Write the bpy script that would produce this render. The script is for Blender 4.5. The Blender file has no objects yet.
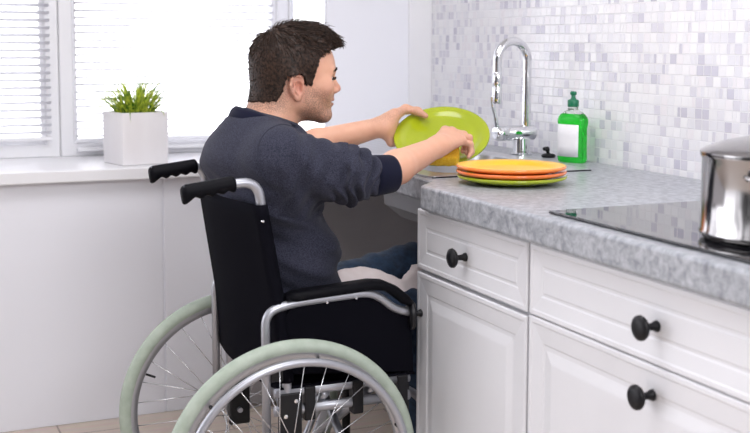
import bpy, bmesh, math, random
import numpy as np
from mathutils import Vector, Matrix
random.seed(7); rng = np.random.default_rng(7)
C = bpy.context.scene.collection
PI = math.pi

# ------------------------------------------------------------------ materials
def mat(name, col=(.8,.8,.8), rough=.5, metal=0., ior=1.5, trans=0., coat=0., sheen=0., spec=None):
    m = bpy.data.materials.new(name); m.use_nodes = True
    b = m.node_tree.nodes['Principled BSDF']
    b.inputs['Base Color'].default_value = (*col, 1)
    b.inputs['Roughness'].default_value = rough
    b.inputs['Metallic'].default_value = metal
    b.inputs['IOR'].default_value = ior
    b.inputs['Transmission Weight'].default_value = trans
    b.inputs['Coat Weight'].default_value = coat
    b.inputs['Sheen Weight'].default_value = sheen
    if spec is not None: b.inputs['Specular IOR Level'].default_value = spec
    return m
def nd(m, t, **kw):
    n = m.node_tree.nodes.new(t)
    for k, v in kw.items():
        if hasattr(n, k): setattr(n, k, v)
        else: n.inputs[k].default_value = v
    return n
def lk(m, a, b): m.node_tree.links.new(a, b)
def bsdf(m): return m.node_tree.nodes['Principled BSDF']
def noise_color(m, c0, c1, scale=20, detail=4, lo=.35, hi=.65, stretch=None, rough=.5):
    tc = nd(m, 'ShaderNodeTexCoord'); src = tc.outputs['Object']
    if stretch:
        mp = nd(m, 'ShaderNodeMapping'); mp.inputs['Scale'].default_value = stretch
        lk(m, src, mp.inputs['Vector']); src = mp.outputs['Vector']
    n = nd(m, 'ShaderNodeTexNoise', Scale=scale, Detail=detail, Roughness=rough)
    lk(m, src, n.inputs['Vector'])
    r = nd(m, 'ShaderNodeValToRGB')
    r.color_ramp.elements[0].position = lo; r.color_ramp.elements[0].color = (*c0, 1)
    r.color_ramp.elements[1].position = hi; r.color_ramp.elements[1].color = (*c1, 1)
    lk(m, n.outputs['Fac'], r.inputs['Fac']); lk(m, r.outputs['Color'], bsdf(m).inputs['Base Color'])
    return r
def noise_bump(m, scale=200, strength=.2, dist=.002, detail=3):
    tc = nd(m, 'ShaderNodeTexCoord'); n = nd(m, 'ShaderNodeTexNoise', Scale=scale, Detail=detail)
    lk(m, tc.outputs['Object'], n.inputs['Vector'])
    b = nd(m, 'ShaderNodeBump', Strength=strength, Distance=dist)
    lk(m, n.outputs['Fac'], b.inputs['Height']); lk(m, b.outputs['Normal'], bsdf(m).inputs['Normal'])

M_wall = mat('wall_paint', (.86,.87,.925), .6); noise_bump(M_wall, 120, .04)
M_ceil = mat('ceiling_paint', (.86,.86,.87), .7); noise_bump(M_ceil, 120, .04)
M_frame = mat('white_plastic', (.84,.84,.87), .3); noise_color(M_frame, (.83,.83,.86), (.86,.86,.88), 4)
M_sill = mat('sill_white', (.86,.86,.88), .35); noise_color(M_sill, (.84,.84,.86), (.88,.88,.9), 3)
M_slat = mat('blind_slat', (.80,.80,.84), .45); noise_color(M_slat, (.82,.82,.86), (.86,.86,.89), 6)
def translu(m, f):
    nt = m.node_tree; b = bsdf(m); t = nt.nodes.new('ShaderNodeBsdfTranslucent'); t.inputs[0].default_value = (.92,.92,.94,1)
    mx = nt.nodes.new('ShaderNodeMixShader'); mx.inputs[0].default_value = f; out = nt.nodes['Material Output']
    nt.links.new(b.outputs[0], mx.inputs[1]); nt.links.new(t.outputs[0], mx.inputs[2]); nt.links.new(mx.outputs[0], out.inputs[0])
translu(M_slat, .85)
M_cab = mat('cabinet_lacquer', (.82,.82,.83), .28); noise_color(M_cab, (.72,.725,.755), (.745,.75,.78), 5)
M_black = mat('black_plastic', (.006,.006,.008), .4, spec=.35); noise_bump(M_black, 300, .05)
M_knob = mat('black_knob', (.006,.006,.008), .42, spec=.25); noise_bump(M_knob, 200, .03)
M_vinyl = mat('black_vinyl', (.004,.004,.006), .5, spec=.08); noise_bump(M_vinyl, 400, .25, .001)
M_canvas = mat('black_canvas', (.005,.005,.008), .85, spec=.03); noise_bump(M_canvas, 700, .3, .001)
M_rubber = mat('grey_green_rubber', (.40,.46,.39), .6); noise_color(M_rubber, (.33,.39,.32), (.40,.46,.39), 30)
M_silver = mat('silver_paint', (.42,.43,.47), .38, .75); noise_bump(M_silver, 500, .03)
M_rim = mat('rim_alloy', (.47,.48,.51), .35, .8); noise_bump(M_rim, 500, .03)
M_spoke = mat('spoke_steel', (.7,.71,.73), .25, 1.); noise_bump(M_spoke, 500, .02)
M_chrome = mat('chrome', (.78,.79,.81), .06, 1.); noise_bump(M_chrome, 8, .01)
M_steel = mat('brushed_steel', (.40,.39,.39), .13, 1.); noise_bump(M_steel, 60, .03)
M_sinksteel = mat('satin_steel', (.60,.60,.62), .33, .85); noise_bump(M_sinksteel, 90, .04)
M_grey = mat('grey_panel', (.40,.39,.40), .4, .3); noise_color(M_grey, (.36,.35,.36), (.42,.41,.42), 3)
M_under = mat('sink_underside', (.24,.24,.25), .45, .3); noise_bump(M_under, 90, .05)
M_glass = mat('window_glass', (1,1,1), .0, 0, 1.45, 1.)
def make_pane(m):
    nt = m.node_tree; t = nt.nodes.new('ShaderNodeBsdfTransparent'); g = nt.nodes.new('ShaderNodeBsdfGlossy'); g.inputs['Roughness'].default_value = .02
    f = nt.nodes.new('ShaderNodeFresnel'); mx = nt.nodes.new('ShaderNodeMixShader'); out = nt.nodes['Material Output']
    nt.links.new(f.outputs[0], mx.inputs[0]); nt.links.new(t.outputs[0], mx.inputs[1]); nt.links.new(g.outputs[0], mx.inputs[2]); nt.links.new(mx.outputs[0], out.inputs[0])
make_pane(M_glass)
M_cook = mat('black_glass', (.006,.006,.008), .03, 0, 1.75, 0, .2); noise_bump(M_cook, 5, .004)
M_yellow = mat('glaze_yellow', (.90,.46,.015), .28); noise_color(M_yellow, (.92,.47,.010), (.96,.53,.018), 9)
M_orange = mat('glaze_orange', (.80,.17,.03), .18, coat=.3); noise_color(M_orange, (.78,.16,.03), (.84,.20,.04), 9)
M_lime = mat('glaze_lime', (.36,.44,.012), .16, coat=.3); noise_color(M_lime, (.34,.42,.010), (.39,.46,.018), 9)
M_rimor = mat('glaze_orange_rim', (.85,.24,.03), .2, coat=.3); noise_color(M_rimor, (.82,.22,.03), (.88,.27,.04), 9)
M_sponge = mat('sponge', (.85,.42,.02), .9); noise_color(M_sponge, (.92,.50,.015), (1.0,.66,.06), 220, 2); noise_bump(M_sponge, 260, .6, .003)
M_green = mat('green_soap', (.02,.75,.05), .06, 0, 1.33, .85); noise_color(M_green, (.02,.72,.04), (.06,.86,.10), 14)
M_clear = mat('clear_plastic', (.93,.97,.94), .05, 0, 1.3, .9); noise_bump(M_clear, 30, .02)
M_cap = mat('green_cap', (.004,.16,.075), .35); noise_color(M_cap, (.004,.15,.07), (.006,.18,.085), 30)
M_label = mat('label_paper', (.86,.86,.88), .45); noise_color(M_label, (.84,.84,.87), (.88,.88,.9), 30)
M_pot = mat('white_ceramic', (.80,.76,.76), .4); noise_color(M_pot, (.85,.825,.835), (.89,.87,.88), 16, stretch=(1,1,.25))
M_soil = mat('soil', (.05,.035,.025), .95); noise_color(M_soil, (.03,.02,.015), (.08,.055,.04), 80)
M_leaf = mat('grass_leaf', (.2,.4,.03), .5); noise_color(M_leaf, (.05,.20,.012), (.66,.76,.07), 60, 2, .36, .62)
M_towel = mat('white_cotton', (.78,.70,.69), .85); noise_bump(M_towel, 500, .3, .001); noise_color(M_towel, (.76,.67,.66), (.82,.74,.73), 30)
M_shirt = mat('navy_heather', (.05,.05,.08), .95, sheen=.06, spec=.1)
noise_color(M_shirt, (.013,.014,.025), (.053,.055,.080), 420, 2, .3, .7)
bsdf(M_shirt).inputs['Sheen Roughness'].default_value = .5
noise_bump(M_shirt, 500, .35, .001)
M_rib = mat('navy_rib', (.007,.008,.022), .9, sheen=.05, spec=.15)
def rib(m):
    tc = nd(m, 'ShaderNodeTexCoord'); n = nd(m, 'ShaderNodeTexNoise', Scale=300); lk(m, tc.outputs['Object'], n.inputs['Vector'])
    b = nd(m, 'ShaderNodeBump', Strength=.3, Distance=.001); lk(m, n.outputs['Fac'], b.inputs['Height']); lk(m, b.outputs['Normal'], bsdf(m).inputs['Normal'])
rib(M_rib)
M_seam = mat('shirt_seam', (.02,.022,.04), .9); noise_bump(M_seam, 400, .2)
M_jeans = mat('denim', (.02,.05,.11), .85, sheen=.1); noise_color(M_jeans, (.005,.016,.040), (.016,.042,.090), 60, 6, .3, .7); noise_bump(M_jeans, 600, .3, .001)
M_shoe = mat('shoe_leather', (.03,.03,.035), .5); noise_bump(M_shoe, 100, .1)
M_hair = mat('dark_hair', (.018,.012,.010), .5, spec=.25); noise_color(M_hair, (.008,.0045,.003), (.050,.027,.018), 160, 3)
M_brow = mat('brow_hair', (.02,.013,.01), .7); noise_bump(M_brow, 500, .5)
M_eye = mat('eye_white', (.75,.73,.72), .15); noise_color(M_eye, (.73,.70,.69), (.78,.76,.75), 50)
M_iris = mat('iris', (.05,.03,.02), .1); noise_color(M_iris, (.03,.02,.015), (.07,.045,.03), 200)

# skin: colour attribute (lips, ears, knuckles) + stubble mask
M_skin = mat('skin', (.6,.36,.27), .48)
def skin(m):
    b = bsdf(m)
    at = nd(m, 'ShaderNodeAttribute', attribute_name='Tone'); st = nd(m, 'ShaderNodeAttribute', attribute_name='Stubble')
    tc = nd(m, 'ShaderNodeTexCoord'); n = nd(m, 'ShaderNodeTexNoise', Scale=420, Detail=2); lk(m, tc.outputs['Object'], n.inputs['Vector'])
    r = nd(m, 'ShaderNodeMapRange'); r.inputs['From Min'].default_value = .3; r.inputs['From Max'].default_value = .6; lk(m, n.outputs['Fac'], r.inputs['Value'])
    n2 = nd(m, 'ShaderNodeTexNoise', Scale=45, Detail=3); lk(m, tc.outputs['Object'], n2.inputs['Vector'])
    mu = nd(m, 'ShaderNodeMath', operation='MULTIPLY'); lk(m, r.outputs[0], mu.inputs[0]); lk(m, st.outputs['Fac'], mu.inputs[1])
    mx = nd(m, 'ShaderNodeMix', data_type='RGBA'); lk(m, mu.outputs[0], mx.inputs[0]); lk(m, at.outputs['Color'], mx.inputs[6]); mx.inputs[7].default_value = (.09,.055,.045,1)
    hs = nd(m, 'ShaderNodeMix', data_type='RGBA'); hs.blend_type = 'MULTIPLY'; hs.inputs[0].default_value = .25
    cr = nd(m, 'ShaderNodeValToRGB'); cr.color_ramp.elements[0].position=.35; cr.color_ramp.elements[1].position=.65; cr.color_ramp.elements[0].color=(.85,.7,.66,1)
    lk(m, n2.outputs['Fac'], cr.inputs['Fac']); lk(m, mx.outputs[2], hs.inputs[6]); lk(m, cr.outputs['Color'], hs.inputs[7])
    lk(m, hs.outputs[2], b.inputs['Base Color'])
    b.inputs['Subsurface Weight'].default_value = .12; b.inputs['Subsurface Radius'].default_value = (.012,.004,.002); b.inputs['Subsurface Scale'].default_value = 1.
    bp = nd(m, 'ShaderNodeBump', Strength=.12, Distance=.001); lk(m, n.outputs['Fac'], bp.inputs['Height']); lk(m, bp.outputs['Normal'], b.inputs['Normal'])
skin(M_skin)

# mosaic tiles on the wall (object Y/Z)
TS = .0278
M_tile = mat('mosaic_tile', (.8,.8,.85), .16, coat=0.)
def tile(m):
    b = bsdf(m); tc = nd(m, 'ShaderNodeTexCoord'); sp = nd(m, 'ShaderNodeSeparateXYZ'); lk(m, tc.outputs['Object'], sp.inputs[0])
    def mth(op, a, bb=None, c=None):
        n = nd(m, 'ShaderNodeMath', operation=op)
        for i, v in enumerate((a, bb, c)):
            if v is None: continue
            if isinstance(v, (int, float)): n.inputs[i].default_value = v
            else: lk(m, v, n.inputs[i])
        return n.outputs[0]
    v = mth('DIVIDE', sp.outputs['Z'], TS); fv = mth('FLOOR', v)
    wr = nd(m, 'ShaderNodeTexWhiteNoise', noise_dimensions='1D'); lk(m, fv, wr.inputs['W'])
    u = mth('ADD', mth('DIVIDE', sp.outputs['Y'], TS*1.02), mth('MULTIPLY', wr.outputs['Value'], .5))
    fu = mth('FLOOR', u)
    cx = nd(m, 'ShaderNodeCombineXYZ'); lk(m, fu, cx.inputs[0]); lk(m, fv, cx.inputs[1])
    w1 = nd(m, 'ShaderNodeTexWhiteNoise', noise_dimensions='3D'); lk(m, cx.outputs[0], w1.inputs['Vector'])
    split = mth('GREATER_THAN', w1.outputs['Value'], .80)            # some cells are two narrow tiles
    fr = mth('FRACT', u); half = mth('MULTIPLY', mth('GREATER_THAN', fr, .5), split)
    cx2 = nd(m, 'ShaderNodeCombineXYZ'); lk(m, fu, cx2.inputs[0]); lk(m, fv, cx2.inputs[1]); lk(m, mth('ADD', half, 7.3), cx2.inputs[2])
    w2 = nd(m, 'ShaderNodeTexWhiteNoise', noise_dimensions='3D'); lk(m, cx2.outputs[0], w2.inputs['Vector'])
    r = nd(m, 'ShaderNodeValToRGB'); e = r.color_ramp; e.interpolation = 'CONSTANT'
    cols = [(0,(.90,.90,.92)),(.30,(.85,.85,.88)),(.52,(.79,.79,.84)),(.70,(.86,.84,.87)),(.83,(.70,.69,.76)),(.94,(.60,.59,.68))]
    e.elements[0].position = 0; e.elements[0].color = (*cols[0][1],1); e.elements[1].position = cols[1][0]; e.elements[1].color = (*cols[1][1],1)
    for p, c in cols[2:]:
        x = e.elements.new(p); x.color = (*c,1)
    lk(m, w2.outputs['Value'], r.inputs['Fac'])
    fr2 = mth('FRACT', mth('MULTIPLY', fr, mth('ADD', split, 1.)))
    eu = mth('MINIMUM', fr2, mth('SUBTRACT', 1., fr2)); eu = mth('DIVIDE', eu, mth('ADD', split, 1.))
    ffv = mth('FRACT', v); ev = mth('MINIMUM', ffv, mth('SUBTRACT', 1., ffv))
    ed = mth('MINIMUM', eu, ev)
    gm = nd(m, 'ShaderNodeMapRange'); gm.inputs['From Min'].default_value = .03; gm.inputs['From Max'].default_value = .07; lk(m, ed, gm.inputs['Value'])
    mx = nd(m, 'ShaderNodeMix', data_type='RGBA'); lk(m, gm.outputs[0], mx.inputs[0]); mx.inputs[6].default_value = (.82,.82,.85,1); lk(m, r.outputs['Color'], mx.inputs[7])
    lk(m, mx.outputs[2], b.inputs['Base Color'])
    rg = mth('ADD', mth('MULTIPLY', gm.outputs[0], -.32), .5); lk(m, rg, b.inputs['Roughness'])
    hn = mth('ADD', gm.outputs[0], mth('MULTIPLY', w2.outputs['Value'], .3))
    bp = nd(m, 'ShaderNodeBump', Strength=.5, Distance=.0012); lk(m, hn, bp.inputs['Height']); lk(m, bp.outputs['Normal'], b.inputs['Normal'])
tile(M_tile)

M_counter = mat('grey_stone_laminate', (.5,.5,.52), .33)
def stone(m):
    b = bsdf(m); tc = nd(m, 'ShaderNodeTexCoord')
    mp = nd(m, 'ShaderNodeMapping'); mp.inputs['Scale'].default_value = (1,1,1); mp.inputs['Rotation'].default_value = (0,0,.7); lk(m, tc.outputs['Object'], mp.inputs[0])
    n = nd(m, 'ShaderNodeTexNoise', Scale=52, Detail=8, Roughness=.66, Distortion=.5); lk(m, mp.outputs[0], n.inputs['Vector'])
    r = nd(m, 'ShaderNodeValToRGB'); e = r.color_ramp
    e.elements[0].position=.28; e.elements[0].color=(.16,.17,.195,1); e.elements[1].position=.72; e.elements[1].color=(.53,.545,.58,1)
    x=e.elements.new(.48); x.color=(.335,.35,.38,1)
    lk(m, n.outputs['Fac'], r.inputs['Fac']); lk(m, r.outputs['Color'], b.inputs['Base Color'])
    bp = nd(m, 'ShaderNodeBump', Strength=.08, Distance=.001); lk(m, n.outputs['Fac'], bp.inputs['Height']); lk(m, bp.outputs['Normal'], b.inputs['Normal'])
stone(M_counter)

M_floor = mat('beige_floor', (.55,.44,.36), .4)
def floorm(m):
    b = bsdf(m); tc = nd(m, 'ShaderNodeTexCoord')
    br = nd(m, 'ShaderNodeTexBrick'); br.offset = .5
    for k, v in (('Scale',1.),('Mortar Size',.003),('Brick Width',1.1),('Row Height',.16),('Color1',(.74,.63,.54,1)),('Color2',(.68,.57,.49,1)),('Mortar',(.30,.24,.20,1))): br.inputs[k].default_value = v
    lk(m, tc.outputs['Object'], br.inputs['Vector'])
    mp = nd(m, 'ShaderNodeMapping'); mp.inputs['Scale'].default_value=(2,22,1); lk(m, tc.outputs['Object'], mp.inputs[0])
    n = nd(m, 'ShaderNodeTexNoise', Scale=3, Detail=6); lk(m, mp.outputs[0], n.inputs['Vector'])
    mx = nd(m, 'ShaderNodeMix', data_type='RGBA'); mx.blend_type='MULTIPLY'; mx.inputs[0].default_value=.3
    lk(m, br.outputs['Color'], mx.inputs[6]); lk(m, n.outputs['Color'], mx.inputs[7]); lk(m, mx.outputs[2], b.inputs['Base Color'])
floorm(M_floor)

# ------------------------------------------------------------------ object helpers
def root_loc(p):
    v = Vector((0,0,0))
    while p is not None: v = v + p.location; p = p.parent
    return v
def finish(name, me, m, parent=None, loc=None, smooth=False):
    """me holds WORLD coordinates; the object gets its own origin."""
    base = root_loc(parent) if parent else Vector(loc or (0,0,0))
    me.transform(Matrix.Translation(-base))
    for x in (m if isinstance(m, (list, tuple)) else [m]): me.materials.append(x)
    if smooth:
        me.polygons.foreach_set('use_smooth', [True]*len(me.polygons))
    o = bpy.data.objects.new(name, me); C.objects.link(o)
    if parent: o.parent = parent
    else: o.location = base
    return o
def obj(name, bm, m, parent=None, loc=None, smooth=False, bevel=0, seg=2, auto=False):
    bmesh.ops.recalc_face_normals(bm, faces=bm.faces)
    me = bpy.data.meshes.new(name); bm.to_mesh(me); bm.free()
    o = finish(name, me, m, parent, loc, smooth)
    if auto: sharp(o.data, 40)
    if bevel:
        md = o.modifiers.new('bevel', 'BEVEL'); md.width = bevel; md.segments = seg; md.limit_method = 'ANGLE'; md.angle_limit = .6
    return o
def sharp(me, deg):
    me.polygons.foreach_set('use_smooth', [True]*len(me.polygons))
    bm = bmesh.new(); bm.from_mesh(me)
    for e in bm.edges:
        if len(e.link_faces) == 2 and e.calc_face_angle(0) > math.radians(deg): e.smooth = False
    bm.to_mesh(me); bm.free()
def thing(name, label, cat, loc, group=None):
    o = bpy.data.objects.new(name, None); C.objects.link(o); o.location = loc; o.empty_display_size = .1
    return tag(o, label, cat, group)
def tag(o, label, cat, group=None):
    o['label'] = label; o['category'] = cat
    if group: o['group'] = group
    return o
def struct(o): o['kind'] = 'structure'; return o
def box(bm, x0, x1, y0, y1, z0, z1, mi=0):
    vs = [bm.verts.new((x, y, z)) for x in (x0,x1) for y in (y0,y1) for z in (z0,z1)]
    for f in ((0,1,3,2),(4,6,7,5),(0,4,5,1),(2,3,7,6),(0,2,6,4),(1,5,7,3)):
        bm.faces.new([vs[i] for i in f]).material_index = mi
def bx(*a):
    bm = bmesh.new(); box(bm, *a); return bm
def frame_of(d):
    d = d.normalized(); a = Vector((0,0,1)) if abs(d.z) < .9 else Vector((1,0,0))
    u = d.cross(a).normalized(); return u, d.cross(u)
def tube(bm, pts, r, n=12, cap=True, closed=False, mi=0):
    pts = [Vector(p) for p in pts]; N = len(pts); rings = []
    rs = r if isinstance(r, (list, tuple)) else [r]*N
    u = None
    for i, p in enumerate(pts):
        if closed: d = (pts[(i+1)%N]-pts[i-1])
        else: d = (pts[min(i+1,N-1)]-pts[max(i-1,0)])
        d.normalize()
        if u is None: u, _ = frame_of(d)
        else: u = (u - d*u.dot(d)).normalized()
        w = d.cross(u)
        rings.append([bm.verts.new(p+(u*math.cos(2*PI*k/n)+w*math.sin(2*PI*k/n))*rs[i]) for k in range(n)])
    for i in range(N if closed else N-1):
        a, b = rings[i], rings[(i+1)%N]
        for k in range(n): bm.faces.new((a[k], a[(k+1)%n], b[(k+1)%n], b[k])).material_index = mi
    if cap and not closed:
        bm.faces.new(rings[0][::-1]).material_index = mi; bm.faces.new(rings[-1]).material_index = mi
def tb(pts, r, n=12, **k):
    bm = bmesh.new(); tube(bm, pts, r, n, **k); return bm
def smooth_path(pts, sub=6):
    P = [Vector(p) for p in pts]; out = []
    for i in range(len(P)-1):
        p0, p1, p2, p3 = P[max(i-1,0)], P[i], P[i+1], P[min(i+2,len(P)-1)]
        for k in range(sub):
            t = k/sub
            out.append(.5*((2*p1)+(p2-p0)*t+(2*p0-5*p1+4*p2-p3)*t*t+(3*p1-p0-3*p2+p3)*t**3))
    out.append(P[-1]); return out
def fillet(pts, r, sub=6):
    """polyline with rounded corners"""
    P = [Vector(p) for p in pts]; out = [P[0]]
    for i in range(1, len(P)-1):
        a = (P[i-1]-P[i]); b = (P[i+1]-P[i]); ra = min(r, a.length*.49, b.length*.49)
        s = P[i]+a.normalized()*ra; e = P[i]+b.normalized()*ra
        for k in range(sub+1):
            t = k/sub; out.append((1-t)**2*s+2*t*(1-t)*P[i]+t*t*e)
    out.append(P[-1]); return out
def lathe(bm, prof, o=(0,0,0), axis=(0,0,1), n=40, mi=0, sx=1, sy=1, mis=None):
    o = Vector(o); ax = Vector(axis).normalized(); u, w = frame_of(ax)
    if abs(ax.z) > .99: u, w = Vector((1,0,0)), Vector((0,1,0))
    rings = []
    for r, z in prof:
        if r < 1e-6: rings.append([bm.verts.new(o+ax*z)])
        else: rings.append([bm.verts.new(o+ax*z+u*(r*sx*math.cos(2*PI*k/n))+w*(r*sy*math.sin(2*PI*k/n))) for k in range(n)])
    for i in range(len(rings)-1):
        a, b = rings[i], rings[i+1]; q = mis[i] if mis else mi
        for k in range(n):
            k2 = (k+1)%n
            if len(a) == 1 and len(b) == 1: continue
            if len(a) == 1: f = bm.faces.new((a[0], b[k], b[k2]))
            elif len(b) == 1: f = bm.faces.new((a[k], a[k2], b[0]))
            else: f = bm.faces.new((a[k], a[k2], b[k2], b[k]))
            f.material_index = q
def lt(*a, **k):
    bm = bmesh.new(); lathe(bm, *a, **k); return bm
def copy_tree(o, parent=None):
    c = o.copy(); C.objects.link(c); c.parent = parent
    for ch in [x for x in bpy.data.objects if x.parent == o]: copy_tree(ch, c)
    return c

# ------------------------------------------------------------------ signed-distance bodies (blended round cones -> one continuous mesh)
class SDF:
    def __init__(s): s.p = []; s.post = None
    def rc(s, a, b, r1, r2, k=.02, sub=False):
        a = np.array(a, float); b = np.array(b, float); ab = b-a; L = (ab@ab)
        def f(p):
            t = np.clip(((p-a)@ab)/L, 0, 1) if L > 0 else np.zeros(len(p))
            return np.linalg.norm(p-a-t[:,None]*ab, axis=1)-(r1+(r2-r1)*t)
        s.p.append((f, (a+b)/2, np.sqrt(L)/2+max(r1, r2), k, sub)); return s
    def el(s, c, r, k=.02, sub=False, rot=None):
        c = np.array(c, float); r = np.array(r, float); R = np.array(Matrix(rot).to_3x3()) if rot is not None else np.eye(3)
        def f(p):
            q = (p-c)@R; k0 = np.linalg.norm(q/r, axis=1); k1 = np.linalg.norm(q/(r*r), axis=1)
            return np.where(k1 > 1e-9, k0*(k0-1)/np.maximum(k1, 1e-9), -r.min())
        s.p.append((f, c, r.max(), k, sub)); return s
    def ev(s, P, prims=None):
        d = np.full(len(P), 1.0)
        for f, c, r, k, sb in (prims or s.p):
            e = f(P)
            if sb: hh = np.maximum(k-np.abs(d+e), 0)/k; d = np.maximum(d, -e)+hh*hh*k*.25
            else: hh = np.maximum(k-np.abs(d-e), 0)/k; d = np.minimum(d, e)-hh*hh*k*.25
        return s.post(P, d) if s.post and prims is None else d
    def snap(s, P, it=12, off=0.):
        P = np.array(P, float)
        for _ in range(it):
            d = s.ev(P)-off; g = np.stack([s.ev(P+np.eye(3)[i]*1e-3)-off-d for i in range(3)], 1)/1e-3
            P = P-.7*(d/np.maximum((g*g).sum(1), .2))[:,None]*g
        return P
    def mesh(s, h, B=24):
        lo = np.min([c-r for _, c, r, _, sb in s.p if not sb], axis=0)-.03; hi = np.max([c+r for _, c, r, _, sb in s.p if not sb], axis=0)+.03
        nb = np.ceil((hi-lo)/(h*B)).astype(int); ND = nb*B+4
        g = np.stack(np.meshgrid(*[np.arange(B+1)]*3, indexing='ij'), -1)
        keys, verts, quads = [], [], []
        def gid(c): return (c[...,0].astype(np.int64)*ND[1]+c[...,1])*ND[2]+c[...,2]
        offs = np.array([(i,j,k) for i in (0,1) for j in (0,1) for k in (0,1)])
        E = [(a,b) for a in range(8) for b in range(a+1,8) if np.abs(offs[a]-offs[b]).sum() == 1]
        for bi in range(nb[0]):
            for bj in range(nb[1]):
                for bk in range(nb[2]):
                    o = np.array((bi,bj,bk))*B; bc = lo+(o+B/2)*h; hd = B*h*.87
                    pr = [q for q in s.p if np.linalg.norm(q[1]-bc) < q[2]+hd+.07]
                    if not any(not q[4] for q in pr): continue
                    G = g+o; P = (lo+G.reshape(-1,3)*h); d = np.full(len(P), 1.0)
                    for f, c, r, k, sb in pr:
                        e = f(P)
                        if sb:
                            hh = np.maximum(k-np.abs(d+e), 0)/k; d = np.maximum(d, -e)+hh*hh*k*.25
                        else:
                            hh = np.maximum(k-np.abs(d-e), 0)/k; d = np.minimum(d, e)-hh*hh*k*.25
                    if s.post: d = s.post(P, d)
                    D = d.reshape(B+1,B+1,B+1); S = D < 0
                    if S.all() or not S.any(): continue
                    cor = np.stack([D[i:i+B, j:j+B, k:k+B] for i,j,k in offs], -1); sg = cor < 0
                    act = sg.any(-1) & ~sg.all(-1); ci = np.argwhere(act); cv = cor[act]; cs = sg[act]
                    acc = np.zeros((len(ci),3)); cnt = np.zeros(len(ci))
                    for a, b in E:
                        x = cs[:,a] != cs[:,b]; den = np.where(x, cv[:,a]-cv[:,b], 1.); t = np.where(x, cv[:,a]/den, 0)
                        acc += x[:,None]*(offs[a]+t[:,None]*(offs[b]-offs[a])); cnt += x
                    verts.append(lo+(ci+o+acc/cnt[:,None])*h); keys.append(gid(ci+o))
                    for ax in range(3):
                        s0 = S[:B,:B,:B]; sl = [slice(0,B)]*3; sl[ax] = slice(1,B+1); s1 = S[tuple(sl)]
                        ei = np.argwhere(s0 != s1)
                        if len(ei) == 0: continue
                        fl = s0[tuple(ei.T)]; u = np.zeros(3, int); v = np.zeros(3, int); u[(ax+1)%3] = 1; v[(ax+2)%3] = 1
                        q = np.stack([gid(ei+o-u-v), gid(ei+o-v), gid(ei+o), gid(ei+o-u)], 1)
                        q[~fl] = q[~fl][:, ::-1]; quads.append(q)
        K = np.concatenate(keys); V = np.concatenate(verts); Q = np.concatenate(quads)
        od = np.argsort(K); Ks = K[od]; ix = np.clip(np.searchsorted(Ks, Q), 0, len(Ks)-1); ok = (Ks[ix] == Q).all(1)
        return V, od[ix[ok]]
def sdf_obj(name, s, h, m, parent, attrs=None, smooth_it=0):
    V, F = s.mesh(h)
    if smooth_it:
        for _ in range(smooth_it):
            A = np.zeros_like(V); n = np.zeros(len(V))
            for a, b in ((0,1),(1,2),(2,3),(3,0)):
                np.add.at(A, F[:,a], V[F[:,b]]); np.add.at(A, F[:,b], V[F[:,a]]); np.add.at(n, F[:,a], 1); np.add.at(n, F[:,b], 1)
            V = V*.5+.5*A/np.maximum(n, 1)[:,None]
    me = bpy.data.meshes.new(name); me.from_pydata(V.tolist(), [], F.tolist())
    if attrs:
        for k, fn in attrs.items():
            a = fn(V)
            if a.ndim == 2:
                at = me.attributes.new(k, 'FLOAT_COLOR', 'POINT'); at.data.foreach_set('color', np.c_[a, np.ones(len(a))].astype(np.float32).ravel())
            else:
                at = me.attributes.new(k, 'FLOAT', 'POINT'); at.data.foreach_set('value', a.astype(np.float32))
    return finish(name, me, m, parent, None, True)

# ================================================================== SETTING
XW, HC, YB, YWIN = 1.96, .958, 3.95, 4.37
struct(obj('floor', bx(-2.2,2.06,-1.0,4.5,-.05,0), M_floor))
struct(obj('ceiling', bx(-2.2,2.06,-1.0,4.5,2.55,2.6), M_ceil))
struct(obj('wall_right', bx(XW,XW+.1,-1.0,YB,0,2.55), M_tile))
bm = bmesh.new()
SX = .927                                      # joint between the two panels under the sill
box(bm, -2.2,SX-.003,YB,YB+.02,0,.84); box(bm, SX+.003,1.54,YB,YB+.02,0,.84); box(bm, SX-.01,SX+.01,YB+.006,YB+.03,0,.84)
box(bm, 1.54,XW+.1,YB,YB+.03,0,2.55); box(bm, 1.80,XW+.1,YB+.03,YWIN+.13,0,2.55); box(bm, -2.2,1.54,YB,YWIN+.13,2.25,2.55); box(bm, 1.54,1.80,YB+.03,YWIN+.13,2.25,2.55)
box(bm, -2.2,1.54,YB+.02,YWIN+.13,0,.83); box(bm, 1.54,1.80,YB+.03,YWIN+.13,0,.83)
struct(obj('wall_back', bm, M_wall, bevel=.003))
bm = bx(-2.2,1.538,3.895,YWIN+.06,.84,.88); box(bm, 1.538,1.80,YB+.031,YWIN+.06,.84,.88)
struct(obj('trim_1', bm, M_sill, bevel=.004))       # window sill
struct(obj('trim_2', bx(1.866,XW,YB-.012,YB+.01,.0,2.55), M_frame, bevel=.002))        # white strip in the corner
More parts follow.
